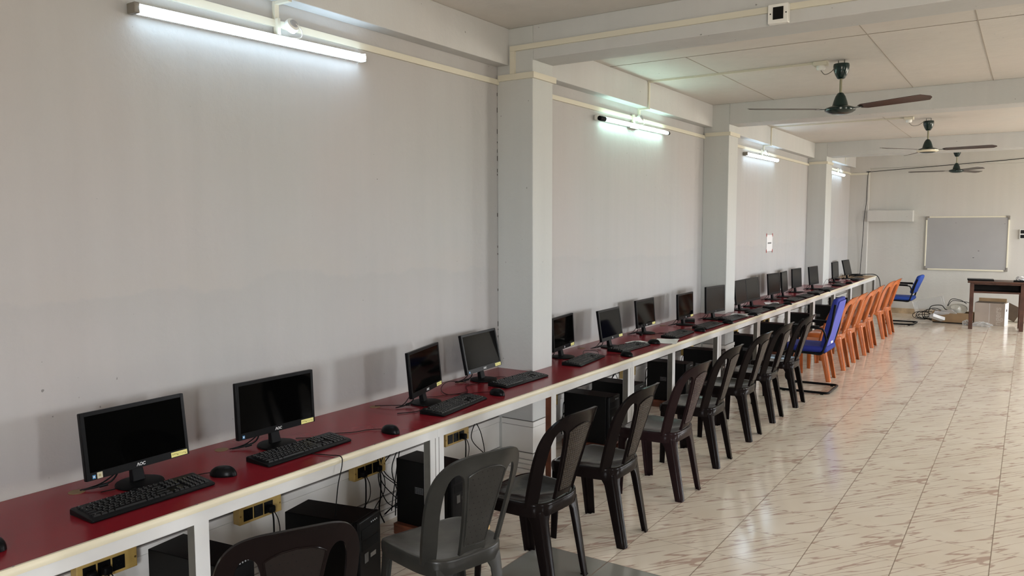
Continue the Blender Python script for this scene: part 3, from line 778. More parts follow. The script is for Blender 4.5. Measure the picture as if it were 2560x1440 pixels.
# ------------------------------------------------------------------ brass socket boxes on the wall below the desk
def make_socket(n=3, plugs=(0, 2)):
    r = empty('socket_box')          # back at x = 0 (wall), faces +X, centred on y
    W_, H = .25, .086
    MB().box(0, .048, -W_/2, W_/2, 0, H).build('box', BRASS, r, bevel=.003)
    for k in range(3):
        y = -.076+k*.060
        p = MB().box(.048, .051, y-.026, y+.026, .014, H-.014).build('switch_plate', BLK, r, bevel=.001, smooth=False)
        hl = MB()
        for a, b in ((0, .012), (-.009, -.008), (.009, -.008)): hl.lathe([(.0035, 0), (.0035, .0006)], 8, Matrix.Translation((.051, y+a, H/2+b)) @ Matrix.Rotation(radians(90), 4, 'Y'))
        hl.build('pin_holes', METALB, p, smooth=False)
    s_ = MB()
    for y in (-.118, .116): s_.lathe([(.005, 0), (.004, .002)], 10, Matrix.Translation((.048, y, H/2)) @ Matrix.Rotation(radians(90), 4, 'Y'))
    s_.build('screws', mat('brass_screw', (.30, .2, .07), .3, metal=.7), r)
    for k in plugs:
        y = -.076+k*.060
        pb = MB().box(.051, .085, y-.018, y+.018, .020, .055); pl = pb.build('plug', BLKM, r, bevel=.008)
        c = MB()
        c.tube(curve_pts([(.078, y, .022), (.080, y+.004, -.02), (.072, y+.01, -.12), (.05, y+.02, -.22), (.06, y+.05, -.30)]), .0042)
        c.tube(curve_pts([(.070, y+.012, .03), (.085, y+.03, -.03), (.06, y+.05, -.12), (.05, y-.02, -.20), (.07, y-.06, -.28)]), .0025)
        c.build('cable', BLKM, pl)
    return r
SOCK = [(1.64, (0, 1), 'brass socket box lowest at the left, with two black plugs'), (2.40, (2,), 'brass socket box with one plug at its right, left of the second tower'),
 (3.16, (0, 2), 'brass socket box with a bunch of leads, left of the grooved desk leg'), (3.97, (2,), 'brass socket box right of the grooved desk leg, before the first column'),
 (5.15, (0,), 'brass socket box first past the first column'), (6.62, (1,), 'brass socket box above a white pipe stub, past the first column'), (8.15, (1,), 'brass socket box before the second column'), (9.75, (1, 2), 'brass socket box past the second column'), (11.2, (0,), 'brass socket box farthest along the wall')]
for y, pg, lab in SOCK:
    o = make_socket(3, pg); o.location = (WX+.019, y, .325)
    tag(o, lab, 'socket box', 'brass socket boxes under the desk')
tag(MB().lathe([(.03, 0), (.03, .20)], 20, Matrix.Translation((WX+.055, 6.62, .10))).build('pipe_stub', WHITE), 'short white pipe stub below a brass socket box', 'pipe')
# bundles of leads sagging below the desk
for i, (y, n, lab) in enumerate([(3.30, 6, 'bunch of black leads hanging behind the tower near the grooved leg'), (4.2, 2, 'pair of black leads left of the first column'), (6.27, 4, 'bunch of black leads past the first column'), (9.55, 6, 'bunch of black leads past the second column'), (10.9, 6, 'bunch of black leads farthest along')]):
    mb = MB(); random.seed(20+i)
    for k in range(n):
        a, b, c = [random.uniform(-.12, .12) for _ in range(3)]
        mb.tube(curve_pts([(WX+.05, y+a*.3, .70), (WX+.08, y+a, .50), (WX+.06, y+b, .32), (WX+.09, y+c, .16), (WX+.08+.02*k/n, y+a-b, .08)]), .003)
    tag(mb.build('cable_bundle', BLKM), lab, 'cables', 'lead bundles under the desk')

# ------------------------------------------------------------------ plastic chairs
def plastic(name, col, rough, vary, style):
    t = NB(name)
    tc_ = t.n.nodes.new('ShaderNodeTexCoord'); sp = t.n.nodes.new('ShaderNodeSeparateXYZ'); t.n.links.new(tc_.outputs['Object'], sp.inputs[0])
    y, z = sp.outputs[1], sp.outputs[2]
    c = t.ramp(t.noise(tc_.outputs['Object'], 6, 4), [(.3, tuple(v*(1-vary) for v in col)), (.7, tuple(v*(1+vary) for v in col))])
    if style == 'dots':
        fy = t.math('SUBTRACT', t.math('FRACT', t.math('MULTIPLY', y, 42)), .5)
        row = t.math('FLOOR', t.math('MULTIPLY', z, 38))
        fy = t.math('SUBTRACT', t.math('FRACT', t.math('ADD', t.math('MULTIPLY', y, 42), t.math('MULTIPLY', row, .5))), .5)
        fz = t.math('SUBTRACT', t.math('FRACT', t.math('MULTIPLY', z, 38)), .5)
        d = t.math('ADD', t.math('MULTIPLY', fy, fy), t.math('MULTIPLY', fz, fz))
        hole = t.math('LESS_THAN', d, .009)
        c = t.mix(hole, c, (.004, .004, .004)); t.bump(t.math('MULTIPLY', hole, -1), .8, .003)
    elif style == 'woven':
        row = t.math('FLOOR', t.math('MULTIPLY', z, 84))
        fy = t.math('FRACT', t.math('ADD', t.math('MULTIPLY', y, 66), t.math('MULTIPLY', row, .5)))
        fz = t.math('FRACT', t.math('MULTIPLY', z, 84))
        h = t.math('MULTIPLY', t.math('SINE', t.math('MULTIPLY', fy, pi)), t.math('SINE', t.math('MULTIPLY', fz, pi)))
        t.bump(h, .8, .0022)
    else:
        t.bump(t.noise(tc_.outputs['Object'], 60, 3), .05, .002)
    t.n.links.new(c, t.b.inputs['Base Color']); t.b.inputs['Roughness'].default_value = rough; t.b.inputs['Specular IOR Level'].default_value = .25
    return t.m
SLOPE = .30
def bk(y, z):
    x = -.045 + (z-.43)*SLOPE - .088*(abs(y)/.22)**2.0*(1-.25*(z-.43)/.45)
    if z > .845: x += .012*((z-.845)/.04)**2
    return x
def smooth2(pts, n=6):
    return [(v.x, v.y) for v in curve_pts([(a, b, 0) for a, b in pts], n)]
def back_shape():
    half = [(.0, .452), (.04, .447), (.062, .436)]
    side = smooth2([(.062, .436), (.066, .50), (.076, .60), (.088, .69), (.097, .745), (.108, .785), (.128, .803), (.150, .794), (.165, .757), (.170, .68), (.165, .58), (.156, .50), (.150, .425)], 4)
    outer = smooth2([(.196, .415), (.207, .50), (.216, .60), (.220, .68), (.217, .745), (.200, .805), (.165, .850), (.115, .876), (.06, .886), (.0, .889)], 4)
    h = half[:2] + side + outer
    return h + [(-a, b) for a, b in h[::-1][1:-1]]
def make_chair(matb, matp, mats):
    root = empty('plastic_chair')
    # backrest: arch, two open slots, central splat
    mb = MB(); pts = back_shape()
    f = mb.bm.faces.new([mb.bm.verts.new((0, a, b)) for a, b in pts])
    for k in range(-9, 10):
        bmesh.ops.bisect_plane(mb.bm, geom=mb.bm.verts[:]+mb.bm.edges[:]+mb.bm.faces[:], plane_co=(0, k*.024, 0), plane_no=(0, 1, 0))
    for k in range(1, 12):
        bmesh.ops.bisect_plane(mb.bm, geom=mb.bm.verts[:]+mb.bm.edges[:]+mb.bm.faces[:], plane_co=(0, 0, .43+k*.04), plane_no=(0, 0, 1))
    bmesh.ops.remove_doubles(mb.bm, verts=mb.bm.verts[:], dist=.0004)
    geom = bmesh.ops.extrude_face_region(mb.bm, geom=mb.bm.faces[:])
    for v in [g for g in geom['geom'] if isinstance(g, bmesh.types.BMVert)]: v.co.x += .016
    for v in mb.bm.verts: v.co.x += bk(v.co.y, v.co.z)
    back = mb.build('backrest', matb, root, bevel=.0045, seg=2, ang=50)
    # framed patterned field on the splat (both faces)
    pp = smooth2([(.0, .478), (.040, .478), (.052, .487), (.058, .55), (.069, .64), (.080, .72), (.089, .778), (.086, .792), (.05, .812), (.0, .820)], 4)
    pf = pp + [(-a, b) for a, b in pp[::-1][1:-1]]
    mb = MB(); mb.bm.faces.new([mb.bm.verts.new((0, a, b)) for a, b in pf])
    for k in range(-4, 5): bmesh.ops.bisect_plane(mb.bm, geom=mb.bm.verts[:]+mb.bm.edges[:]+mb.bm.faces[:], plane_co=(0, k*.024, 0), plane_no=(0, 1, 0))
    for k in range(1, 10): bmesh.ops.bisect_plane(mb.bm, geom=mb.bm.verts[:]+mb.bm.edges[:]+mb.bm.faces[:], plane_co=(0, 0, .47+k*.04), plane_no=(0, 0, 1))
    geom = bmesh.ops.extrude_face_region(mb.bm, geom=mb.bm.faces[:])
    for v in [g for g in geom['geom'] if isinstance(g, bmesh.types.BMVert)]: v.co.x += .0185
    for v in mb.bm.verts: v.co.x += bk(v.co.y, v.co.z)-.0012
    mb.build('back_panel', matp, back, ang=50)
    rim = MB(); loop = [Vector((bk(a, b)+.0175, a, b)) for a, b in pf]
    rim.tube(loop+[loop[0]], .0028, 6); rim.build('panel_rim', matb, back)
    # seat shell
    mb = MB(); N = 44; rings = []
    def outline(s, z, fwd=0):
        out = []
        for k in range(N):
            th = 2*pi*k/N; c, s_ = cos(th), sin(th); e = 2/4.4
            a = math.copysign(abs(c)**e, c); b = math.copysign(abs(s_)**e, s_)
            x = -.242 + .206*a*s
            wd = .218 - .028*(a*s*.5+.5)
            zz = z
            if z > .40:
                zz += .012*(abs(b)*s)**3 - .014*max(0, -a*s-.62)/.38*(1 if s > .6 else 0) + .010*max(0, a*s-.3)
            out.append((x, b*wd*s, zz))
        return out
    for s, z in ((.02, .404), (.2, .4045), (.4, .407), (.6, .412), (.78, .418), (.9, .424), (.97, .427), (1.0, .424), (1.016, .412), (1.018, .395), (1.004, .371), (.985, .371), (.98, .38), (.9, .395), (.02, .395)):
        rings.append(outline(s, z))
    mb.loft(rings); so = mb.build('seat', [mats, matb], root, ang=60)
    for p in so.data.polygons:
        if p.normal.z < .35: p.material_index = 1
    # four legs of angle section, corner outwards
    def leg(top, bot, sx, sy, wt, wb, zt):
        """angle-section leg; (x, y) is the outer corner, web widens into the seat at the top"""
        m_ = MB(); R_ = []
        for t in (0, .04, .09, .15, .25, .45, .7, .9, 1):
            w_ = wt+(wb-wt)*t; w_ += .055*max(0, 1-t/.17)**2
            cx = top[0]+(bot[0]-top[0])*t; cy = top[1]+(bot[1]-top[1])*t; z = zt*(1-t); th = .010; q = .020
            prof = [(-w_, -th), (-w_, 0), (-q, 0), (-q*.3, -q*.3), (0, -q), (0, -w_), (-th, -w_), (-th, -th-.006), (-th-.006, -th)]
            R_.append([(cx+a*sx, cy+b*sy, z) for a, b in prof])
        m_.loft(R_)
        m_.box(*sorted((bot[0]-sx*.004, bot[0]-sx*(wb-.012))), *sorted((bot[1]-sy*.004, bot[1]-sy*(wb-.012))), 0, .006)
        return m_.build('leg', matb, root, bevel=.002, ang=50)
    for sy in (-1, 1):
        leg((-.048, sy*.168), (.022, sy*.166), 1, sy, .066, .046, .398)
        leg((-.425, sy*.190), (-.408, sy*.236), -1, sy, .062, .044, .398)
    return root
SEATD = mat('glossy_seat_plastic', (.009, .0085, .008), .15, spec=.26, bump=.3, bs=6)
SEATP = mat('glossy_maroon_seat', (.018, .012, .012), .18, spec=.26, bump=.3, bs=6)
SEATG = mat('scuffed_grey_seat', (.055, .053, .047), .33, vary=.45, vs=9, bump=.15, bs=9)
cols = dict(black=(CHBLK, plastic('woven_black', (.026, .018, .012), .32, .1, 'woven'), SEATD),  # woven panels: reflected floor tone painted in as a browner base
            purple=(CHPUR, plastic('woven_maroon', (.036, .018, .018), .34, .1, 'woven'), SEATP),
            grey=(CHGRY, plastic('dotted_grey', (.030, .028, .025), .34, .3, 'dots'), SEATG),
            brown=(mat('brown_black_plastic', (.010, .0065, .006), .18, spec=.07, vary=.15, vs=5), plastic('dotted_brown', (.014, .010, .009), .34, .15, 'dots'), SEATD),
            orange=(ORANGE, plastic('plain_orange', (.41, .108, .028), .24, .15, 'plain'), ORANGE))
proto = {}
CHAIRS = [
 ('brown', -1.80, 1.51, -27, 'dark brown plastic chair nearest the camera, only the top of its dotted back in view'),
 ('grey', -1.78, 2.43, -16, 'worn grey plastic chair with a dotted back and scuffed seat'),
 ('black', -1.80, 3.20, -4, 'black-brown plastic chair with woven-pattern back right after the grey chair, by the grey floor tiles'),
 ('black', -1.765, 3.885, 0, 'black plastic chair with shiny seat just before the maroon chair'),
 ('purple', -1.765, 4.735, -2, 'maroon-brown plastic chair between black ones'),
 ('black', -1.80, 5.52, 0, 'black plastic chair first after the maroon chair'),
 ('black', -1.81, 6.335, 0, 'black plastic chair second after the maroon chair'),
 ('black', -1.815, 7.045, 0, 'black plastic chair third after the maroon chair'),
 ('black', -1.79, 7.75, 0, 'last black plastic chair, just before the blue office chair'),
 ('orange', -1.79, 9.21, 0, 'orange-brown plastic chair right behind the blue office chair'),
 ('orange', -1.785, 10.02, 0, 'second orange-brown plastic chair after the blue office chair'),
 ('orange', -1.785, 10.66, 0, 'third orange-brown plastic chair after the blue office chair'),
 ('orange', -1.765, 11.32, 0, 'fourth orange-brown plastic chair, middle of the orange row'),
 ('orange', -1.79, 12.06, 0, 'fifth orange-brown plastic chair, third from the far end'),
 ('orange', -1.79, 13.08, 0, 'sixth orange-brown plastic chair, second from the far end'),
 ('orange', -1.775, 13.70, 0, 'farthest orange-brown plastic chair, before the far blue chair')]
for kd, x, y, a, lab in CHAIRS:
    if kd not in proto: o = proto[kd] = make_chair(*cols[kd])
    else: o = dup(proto[kd])
    o.location = (x, y, 0); o.rotation_euler.z = radians(a)
    tag(o, lab, 'chair', 'orange plastic chairs at the desk' if kd == 'orange' else 'dark plastic chairs at the desk')
gk = bpy.context.scene.objects
# flake of yellow paint on the grey chair
for ch in proto['grey'].children:
    if ch.name.startswith('backrest'):
        fl = MB(); fl.lathe([(.008, 0), (.006, .001)], 7, Matrix.Translation((bk(.062, .53)+.0185, .062, .535)) @ Matrix.Diagonal((1, .7, 1.6, 1)) @ Matrix.Rotation(radians(90), 4, 'Y'))
        fl.build('paint_chip', mat('ochre_chip', (.55, .36, .15), .7), ch, smooth=False)

# ------------------------------------------------------------------ blue cantilever office chairs
def make_office(tall, matf):
    root = empty('office_chair')
    R_ = .0125; h = .245; fm = BLK
    for s in (-1, 1):
        y = s*h
        c = curve_pts([(-.03, y, .018), (-.25, y, .016), (-.46, y, .016), (-.525, y, .03), (-.545, y, .09), (-.50, y, .25), (-.465, y, .37), (-.43, y, .415), (-.36, y, .425), (-.18, y*.96, .42), (-.10, y*.92, .415), (-.07, y*.9, .44), (-.045, y*.86, .52), (-.00, y*.84, .68), (.035, y*.80, .80 if not tall else .93)], 5)
        MB().tube(c, R_, 10).build('side_frame', fm, root)
        arm = MB(); arm.tube(curve_pts([(-.035, y*.9, .56), (-.06, y*1.03, .66), (-.10, y*1.08, .685), (-.30, y*1.08, .69), (-.40, y*1.06, .685), (-.42, y*1.04, .65), (-.43, y*1.0, .43)], 5), .010, 8)
        a_ = arm.build('arm_frame', fm, root)
        MB().box(-.40, -.10, y*1.08-.024, y*1.08+.024, .69, .712).build('armrest_pad', BLKM, a_, bevel=.008)
    b = MB(); b.tube(curve_pts([(-.03, -h, .018), (-.005, -h+.02, .018), (0, -h+.06, .018), (0, 0, .018), (0, h-.06, .018), (-.005, h-.02, .018), (-.03, h, .018)], 5), R_, 10)
    b.tube([(-.36, -h, .425), (-.36, h, .425)], .011, 8); b.tube([(-.14, -h*.94, .418), (-.14, h*.94, .418)], .011, 8)
    b.build('cross_frame', fm, root)
    g = MB()
    for x, y in ((-.06, -h), (-.06, h), (-.44, -h), (-.44, h)): g.box(x-.014, x+.014, y-.012, y+.012, 0, .008)
    g.build('glides', BLKM, root, smooth=False)
    s_ = MB().box(-.48, -.03, -.225, .225, .428, .492); st = s_.build('seat_cushion', matf, root, bevel=.028, seg=4, ang=70)
    MB().box(-.46, -.05, -.205, .205, .421, .432).build('seat_shell', BLKM, root, bevel=.004)
    if tall:
        bk_ = MB(); N = 5
        rings = [[(x, y, z) for x, y in ((t-.055, -w_), (t-.055, w_), (t, w_), (t, -w_))] for t, w_, z in ((-.055, .195, .46), (-.03, .205, .58), (.0, .21, .72), (.035, .205, .86), (.065, .185, .99))]
        bk_.loft(rings); bb = bk_.build('back_cushion', matf, root, bevel=.02, seg=4, ang=70)
        sh = MB(); sh.loft([[(t+o_, y, z) for o_, y in ((0, -w_), (0, w_), (.014, w_), (.014, -w_))] for t, w_, z in ((-.054, .165, .49), (-.028, .175, .60), (.002, .18, .72), (.037, .175, .86), (.060, .155, .96))])
        sh.build('back_cover', PVCBL, bb, bevel=.004)
        MB().box(-.032, -.028, -.03, .06, .505, .53, Matrix.Translation((.0, .0, .0))).build('maker_label', WHITE, bb, smooth=False)
    else:
        bk_ = MB(); rings = []
        for t, w_, z in ((-.045, .19, .545), (-.035, .205, .60), (.005, .21, .70), (.045, .205, .80), (.065, .19, .865)):
            rings.append([(x, y, z) for x, y in ((t-.038, -w_), (t-.038, w_), (t+.038, w_), (t+.038, -w_))])
        bk_.loft(rings); bb = bk_.build('back_cushion', matf, root, bevel=.034, seg=5, ang=80)
        MB().loft([[(t+o_, y, z) for o_, y in ((-.02, -w_-.004), (-.02, w_+.004), (.012, w_+.004), (.012, -w_-.004))] for t, w_, z in ((-.028, .205, .60), (.005, .211, .70), (.038, .205, .79))]).build('back_shell', BLKM, bb, bevel=.004)
    return root
o = make_office(True, BLUEF); o.location = (-1.65, 8.59, 0); tag(o, 'blue padded office chair with black tube frame between the black and orange chairs', 'chair')
o = make_office(False, BLUEB); o.location = (-1.60, 15.15, 0); o.rotation_euler.z = radians(-2); tag(o, 'bright blue office chair with a low rounded back, near the far wall', 'chair')

# ------------------------------------------------------------------ ceiling fans
def make_fan(ring=False, blades=(0, 1, 2)):
    root = empty('ceiling_fan')      # origin at the ceiling
    MB().lathe([(.028, -.028), (.060, -.032), (.063, -.05), (.058, -.085), (.045, -.12), (.030, -.148), (.022, -.152)], 32).build('canopy', FANG, root)
    hk = MB(); hk.tube([(-.028, 0, 0), (-.028, 0, -.035)], .004); hk.tube([(.028, 0, 0), (.028, 0, -.035)], .004); hk.build('hook', ALUG, root)
    MB().lathe([(.0105, -.14), (.0105, -.29)], 14).build('rod', RODM, root)
    MB().lathe([(.014, -.262), (.024, -.268), (.040, -.295), (.052, -.33), (.062, -.368), (.070, -.372), (.112, -.385), (.120, -.394), (.118, -.408), (.095, -.424), (.06, -.434), (.0005, -.437)], 40).build('motor_housing', FANG, root)
    if ring: tag(MB().lathe([(.118, -.396), (.128, -.400), (.126, -.412), (.105, -.424)], 40).build('trim_ring', CREAM, root), 'cream ring around the motor')
    for k in blades:
        mt = Matrix.Rotation(2*pi*k/3, 4, 'Z')
        br = MB(); br.box(.09, .20, -.018, .018, -.401, -.397, mt); bo = br.build('blade_bracket', FANG, root, bevel=.001, smooth=False)
        bl = MB(); up = []; N = 14; prof = []
        for i in range(N+1):
            t = i/N; r = .175+.585*t
            wd = .052+.018*t if t < .9 else (.052+.018*t)*math.sqrt(max(0.0, 1-((t-.9)/.1)**2*.92))
            if t < .06: wd *= .55+.45*t/.06
            prof.append((r, wd))
        pit = Matrix.Rotation(radians(-11), 4, 'X')
        for z in (0, .003): up.append([[Vector((r, -w_, z)), Vector((r, 0, z+.004)), Vector((r, w_, z))] for r, w_ in prof])
        V = [[[bl.bm.verts.new(mt @ (Matrix.Translation((0, 0, -.398)) @ (pit @ p))) for p in row] for row in s] for s in up]
        for i in range(N):
            for j in range(2):
                for s in (0, 1): bl.bm.faces.new((V[s][i][j], V[s][i+1][j], V[s][i+1][j+1], V[s][i][j+1]))
            for j in (0, 2): bl.bm.faces.new((V[0][i][j], V[0][i+1][j], V[1][i+1][j], V[1][i][j]))
        for i in (0, N):
            for j in range(2): bl.bm.faces.new((V[0][i][j], V[0][i][j+1], V[1][i][j+1], V[1][i][j]))
        b_ = bl.build('blade', BLADE, root)
    return root
def fan_at(x, y, th, lab, ring=False, blades=(0, 1, 2)):
    o = make_fan(ring, blades); o.location = (x, y, ZC); o.rotation_euler.z = atan2(-y, -x)+radians(th)
    tag(o, lab, 'ceiling fan', 'dark green ceiling fans')
fan_at(-1.345, 6.907, 54, 'nearest dark green ceiling fan with two brown blades', False, (0, 2))
fan_at(-1.138, 11.312, 78, 'middle dark green ceiling fan with a cream ring under the motor', True)
fan_at(-1.14, 16.0, 30, 'farthest dark green ceiling fan, partly behind a beam')
for x, y, fx, fy, lab in ((-1.50, 6.885, -1.345, 6.907, 'ivory wiring box on the ceiling beside the nearest fan'), (-1.33, 11.025, -1.138, 11.312, 'ivory wiring box on the ceiling beside the middle fan')):
    r = tag(empty('wiring_box', (x, y, ZC)), lab, 'wiring box')
    MB().box(-.055, .055, -.04, .04, -.035, 0).build('base', TRUNK, r, bevel=.004)
    MB().lathe([(.034, -.035), (.036, -.055), (.028, -.070), (.0005, -.072)], 24).build('rose', WHITE, r)
    dx, dy = fx-x, fy-y
    MB().tube(curve_pts([(0, 0, -.07), (dx*.2, dy*.2, -.105), (dx*.5, dy*.5, -.09), (dx*.75, dy*.75, -.045), (dx*.86, dy*.86, -.036)]), .0035).build('cable', ALUG, r)

# ------------------------------------------------------------------ tube lights on the left wall
def tube_light(y0, y1, z0, z1, xw, kind, lab, holder_y=None):
    L = y1-y0; yc = (y0+y1)/2; zc = (z0+z1)/2
    r = tag(empty('tube_light', (xw, yc, zc)), lab, 'wall light', 'tube lights on the left wall'); r.rotation_euler.x = atan2(z1-z0, L)
    if kind == 'led':
        MB().box(0.002, .040, -L/2-.01, L/2-.005, -.010, .034).build('batten', WHITE, r, bevel=.003)
        d = MB(); n = 10; ring = lambda y: [(.036+.030*cos(radians(-90+180*k/n))+.0, y, .010+.021*sin(radians(-90+180*k/n))) for k in range(n+1)]+[(.030, y, .030), (.030, y, -.010)]
        d.loft([ring(-L/2+.012), ring(L/2)]); d.build('diffuser', LEDM, r)
        MB().box(.004, .062, -L/2-.012, -L/2+.012, -.012, .032).build('end_cap', CORN, r, bevel=.004)
        MB().box(.004, .062, L/2, L/2+.006, -.012, .032).build('end_cap', WHITE, r, bevel=.002)
    else:
        MB().box(0.002, .036, -L/2, L/2, -.004, .036).build('batten', WHITE, r, bevel=.003)
        MB().lathe([(.0155, -L/2+.03), (.0155, L/2-.03)], 16, Matrix.Translation((.058, 0, .006)) @ Matrix.Rotation(radians(-90), 4, 'X')).build('tube', FLUO, r)
        MB().lathe([(.0005, -L/2-.012), (.020, -L/2-.010), (.022, -L/2+.02), (.021, -L/2+.085), (.012, -L/2+.10)], 16, Matrix.Translation((.058, 0, .006)) @ Matrix.Rotation(radians(-90), 4, 'X')).build('end_cap', BLKM, r)
        MB().lathe([(.017, L/2-.035), (.019, L/2-.01), (.012, L/2+.012), (.0005, L/2+.014)], 16, Matrix.Translation((.058, 0, .006)) @ Matrix.Rotation(radians(-90), 4, 'X')).build('end_cap', BLKM, r)
        MB().box(.004, .034, -.10, .08, -.016, -.005).build('starter_cover', CORN, r, bevel=.003)
    hy = (holder_y-yc) if holder_y else -.02
    MB().box(.004, .038, hy-.03, hy-.012, .037, .115).build('bracket', TRUNK, r, bevel=.002)
    ho = MB().lathe([(.034, 0), (.036, .012), (.034, .03), (.026, .034)], 28, Matrix.Translation((.055, hy+.03, .075)) @ Matrix.Rotation(radians(62), 4, 'Y')).build('lamp_holder', WHITE, r)
    MB().lathe([(.022, 0), (.020, .005), (.0005, .006)], 24, Matrix.Translation((.055, hy+.03, .075)) @ Matrix.Rotation(radians(62), 4, 'Y') @ Matrix.Translation((0, 0, .034))).build('holder_cap', GREYM, ho)
    MB().tube(curve_pts([(.092, hy+.035, .09), (.105, hy+.06, .06), (.085, hy+.07, .03), (.06, hy+.03, .026)]), .0022).build('cable', WHITE, r)
tube_light(1.872, 3.185, 2.626, 2.652, WX, 'led', 'nearest and longest-looking white tube light', 2.64)
tube_light(5.988, 7.495, 2.640, 2.655, WX, 'fluo', 'greenish-white tube light with a black end cap, after the first column', 6.75)
tube_light(10.12, 11.60, 2.642, 2.655, WX, 'led', 'white tube light between the second and third columns', 10.9)
tube_light(14.75, 15.95, 2.66, 2.66, LX, 'led', 'farthest white tube light, behind the third column', 15.5)

# ------------------------------------------------------------------ things on the walls and first beam
r = tag(empty('regulator_box', (-1.21, COLS[0][0]-.018, 2.905)), 'white box with a black square face on the first ceiling beam', 'switch box')
MB().box(-.055, .055, -.045, 0, -.052, .052).build('box', WHITE, r, bevel=.004)
MB().box(-.026, .030, -.048, -.045, -.032, .034).build('face', METALB, r, smooth=False)
sc = MB()
for x in (-.040, .044): sc.lathe([(.004, 0), (.004, .001)], 10, Matrix.Translation((x, -.045, 0)) @ Matrix.Rotation(radians(90), 4, 'X'))
sc.build('screws', METALB, r, smooth=False)
YW = YB+RC
r = tag(empty('whiteboard', (-.995, YW, 1.38)), 'blank grey whiteboard with cream frame and grey corners on the back wall', 'whiteboard')
BW, BH = .665, .495
MB().box(-BW, BW, -.022, -.002, -BH, BH).build('writing_surface', BOARD, r, smooth=False)
f = MB()
f.box(-BW-.012, BW+.012, -.030, -.001, BH-.012, BH+.012).box(-BW-.012, BW+.012, -.034, -.001, -BH-.014, -BH+.012).box(-BW-.012, -BW+.012, -.030, -.001, -BH, BH).box(BW-.012, BW+.012, -.030, -.001, -BH, BH)
f.build('frame', FRAMEC, r, bevel=.003)
for sx_ in (-1, 1):
    for sz in (-1, 1):
        c = MB(); x, z = sx_*BW, sz*BH
        c.box(min(x+sx_*.016, x-sx_*.045), max(x+sx_*.016, x-sx_*.045), -.036, 0, min(z+sz*.016, z-sz*.014), max(z+sz*.016, z-sz*.014))
        c.box(min(x+sx_*.016, x-sx_*.014), max(x+sx_*.016, x-sx_*.014), -.036, 0, min(z-sz*.0145, z-sz*.055), max(z-sz*.0145, z-sz*.055))
        c.build('corner_cap', CORN, r, bevel=.003)
mk = MB()
for x, z, w_ in ((.20, -.14, .022), (.12, -.27, .024), (-.18, .38, .008), (.60, .36, .008)): mk.box(x, x+w_, -.0225, -.022, z, z+.008)
mk.build('marker_specks', METALB, r, smooth=False)
r = tag(empty('socket_plate', (-.10, YW, 1.557)), 'white switch plate with black squares at the right edge of the back wall', 'switch')
MB().box(-.06, .06, -.03, 0, -.088, .088).build('plate', WHITE, r, bevel=.004)
for z in (-.042, .042): MB().box(-.045, .045, -.033, -.03, z-.032, z+.032).build('socket', METALB, r, smooth=False)
r = tag(empty('notice_sheet', (WX+.002, 11.45, 1.478)), 'white printed notice taped to the left wall before the third column', 'notice')
MB().box(0, .0015, -.15, .15, -.115, .115).build('sheet', PAPER, r, smooth=False)
tx = MB()
for k in range(9): tx.box(.0015, .002, -.09+k*.021, -.09+k*.021+.014, -.012, .010)
tx.build('print', METALB, r, smooth=False)
for sy in (-1, 1):
    for sz in (-1, 1): MB().lathe([(.0005, 0), (.018, .0008), (.0005, .0016)], 12, Matrix.Translation((.001, sy*.15, sz*.115)) @ Matrix.Diagonal((1, 1, 1.5, 1)) @ Matrix.Rotation(radians(90), 4, 'Y')).build('tape', REDP, r)

# ------------------------------------------------------------------ teacher's table and clutter at the back
TX_, TY_ = -.42, 15.22
tb = tag(empty('teacher_table', (TX_, TY_, 0), radians(3)), 'dark brown wooden table with an open drawer space, before the whiteboard', 'table')
HT = .80
MB().box(-.42, .42, -.28, .30, HT-.028, HT).build('tabletop', WOODT, tb, bevel=.006)
for sx_ in (-1, 1):
    for sy in (-1, 1):
        l = MB(); x, y = sx_*.355, .005+sy*.225
        l.loft([[(x+a*.030, y+b*.026, z) for a, b in ((-1, -1), (1, -1), (1, 1), (-1, 1))] for z in (HT-.028, 0)]); l.build('leg', WOODT, tb, bevel=.003)
ap = MB(); ap.box(-.325, .325, -.238, -.200, HT-.055, HT-.028).box(-.325, .325, -.238, -.200, HT-.195, HT-.165); ap.build('drawer_rail', WOODT, tb, bevel=.003)
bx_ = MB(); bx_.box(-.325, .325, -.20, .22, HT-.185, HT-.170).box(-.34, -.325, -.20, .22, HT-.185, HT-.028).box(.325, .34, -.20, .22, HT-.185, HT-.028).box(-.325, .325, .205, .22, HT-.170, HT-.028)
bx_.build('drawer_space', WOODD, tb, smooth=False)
st = MB()
for sx_ in (-1, 1): st.box(sx_*.355-.014, sx_*.355+.014, -.20, .20, .13, .165)
st.build('stretcher', WOODT, tb, bevel=.002)
r = tag(empty('laptop', (-.66, 15.26, HT), radians(4)), 'closed flat black laptop on the left of the wooden table', 'laptop')
MB().box(-.19, .19, -.14, .14, .002, .014).build('base', BLKM, r, bevel=.003); MB().box(-.19, .19, -.14, .14, .015, .022).build('lid', BLK, r, bevel=.003)
tag(MB().box(-.19, .10, 15.10, 15.30, HT+.001, HT+.020).build('black_folder', BLKM, bevel=.003), 'black folder at the right edge of the wooden table', 'folder')
def crumple(name, c, rx, ry, rz, material, label, cat, seed, amp=.35, n=3):
    bm_ = bmesh.new(); bmesh.ops.create_icosphere(bm_, subdivisions=n, radius=1); random.seed(seed)
    for v in bm_.verts:
        k = 1-amp*random.random(); v.co = Vector((v.co.x*rx*k, v.co.y*ry*k, max(-1.0, v.co.z)*rz*k))
    zmin = min(v.co.z for v in bm_.verts)
    for v in bm_.verts: v.co.z = max(v.co.z, zmin*.55)
    zmin = min(v.co.z for v in bm_.verts)
    for v in bm_.verts: v.co += Vector(c)-Vector((0, 0, zmin))
    mb = MB(); mb.bm.free(); mb.bm = bm_
    return tag(mb.build(name, material, smooth=False), label, cat)
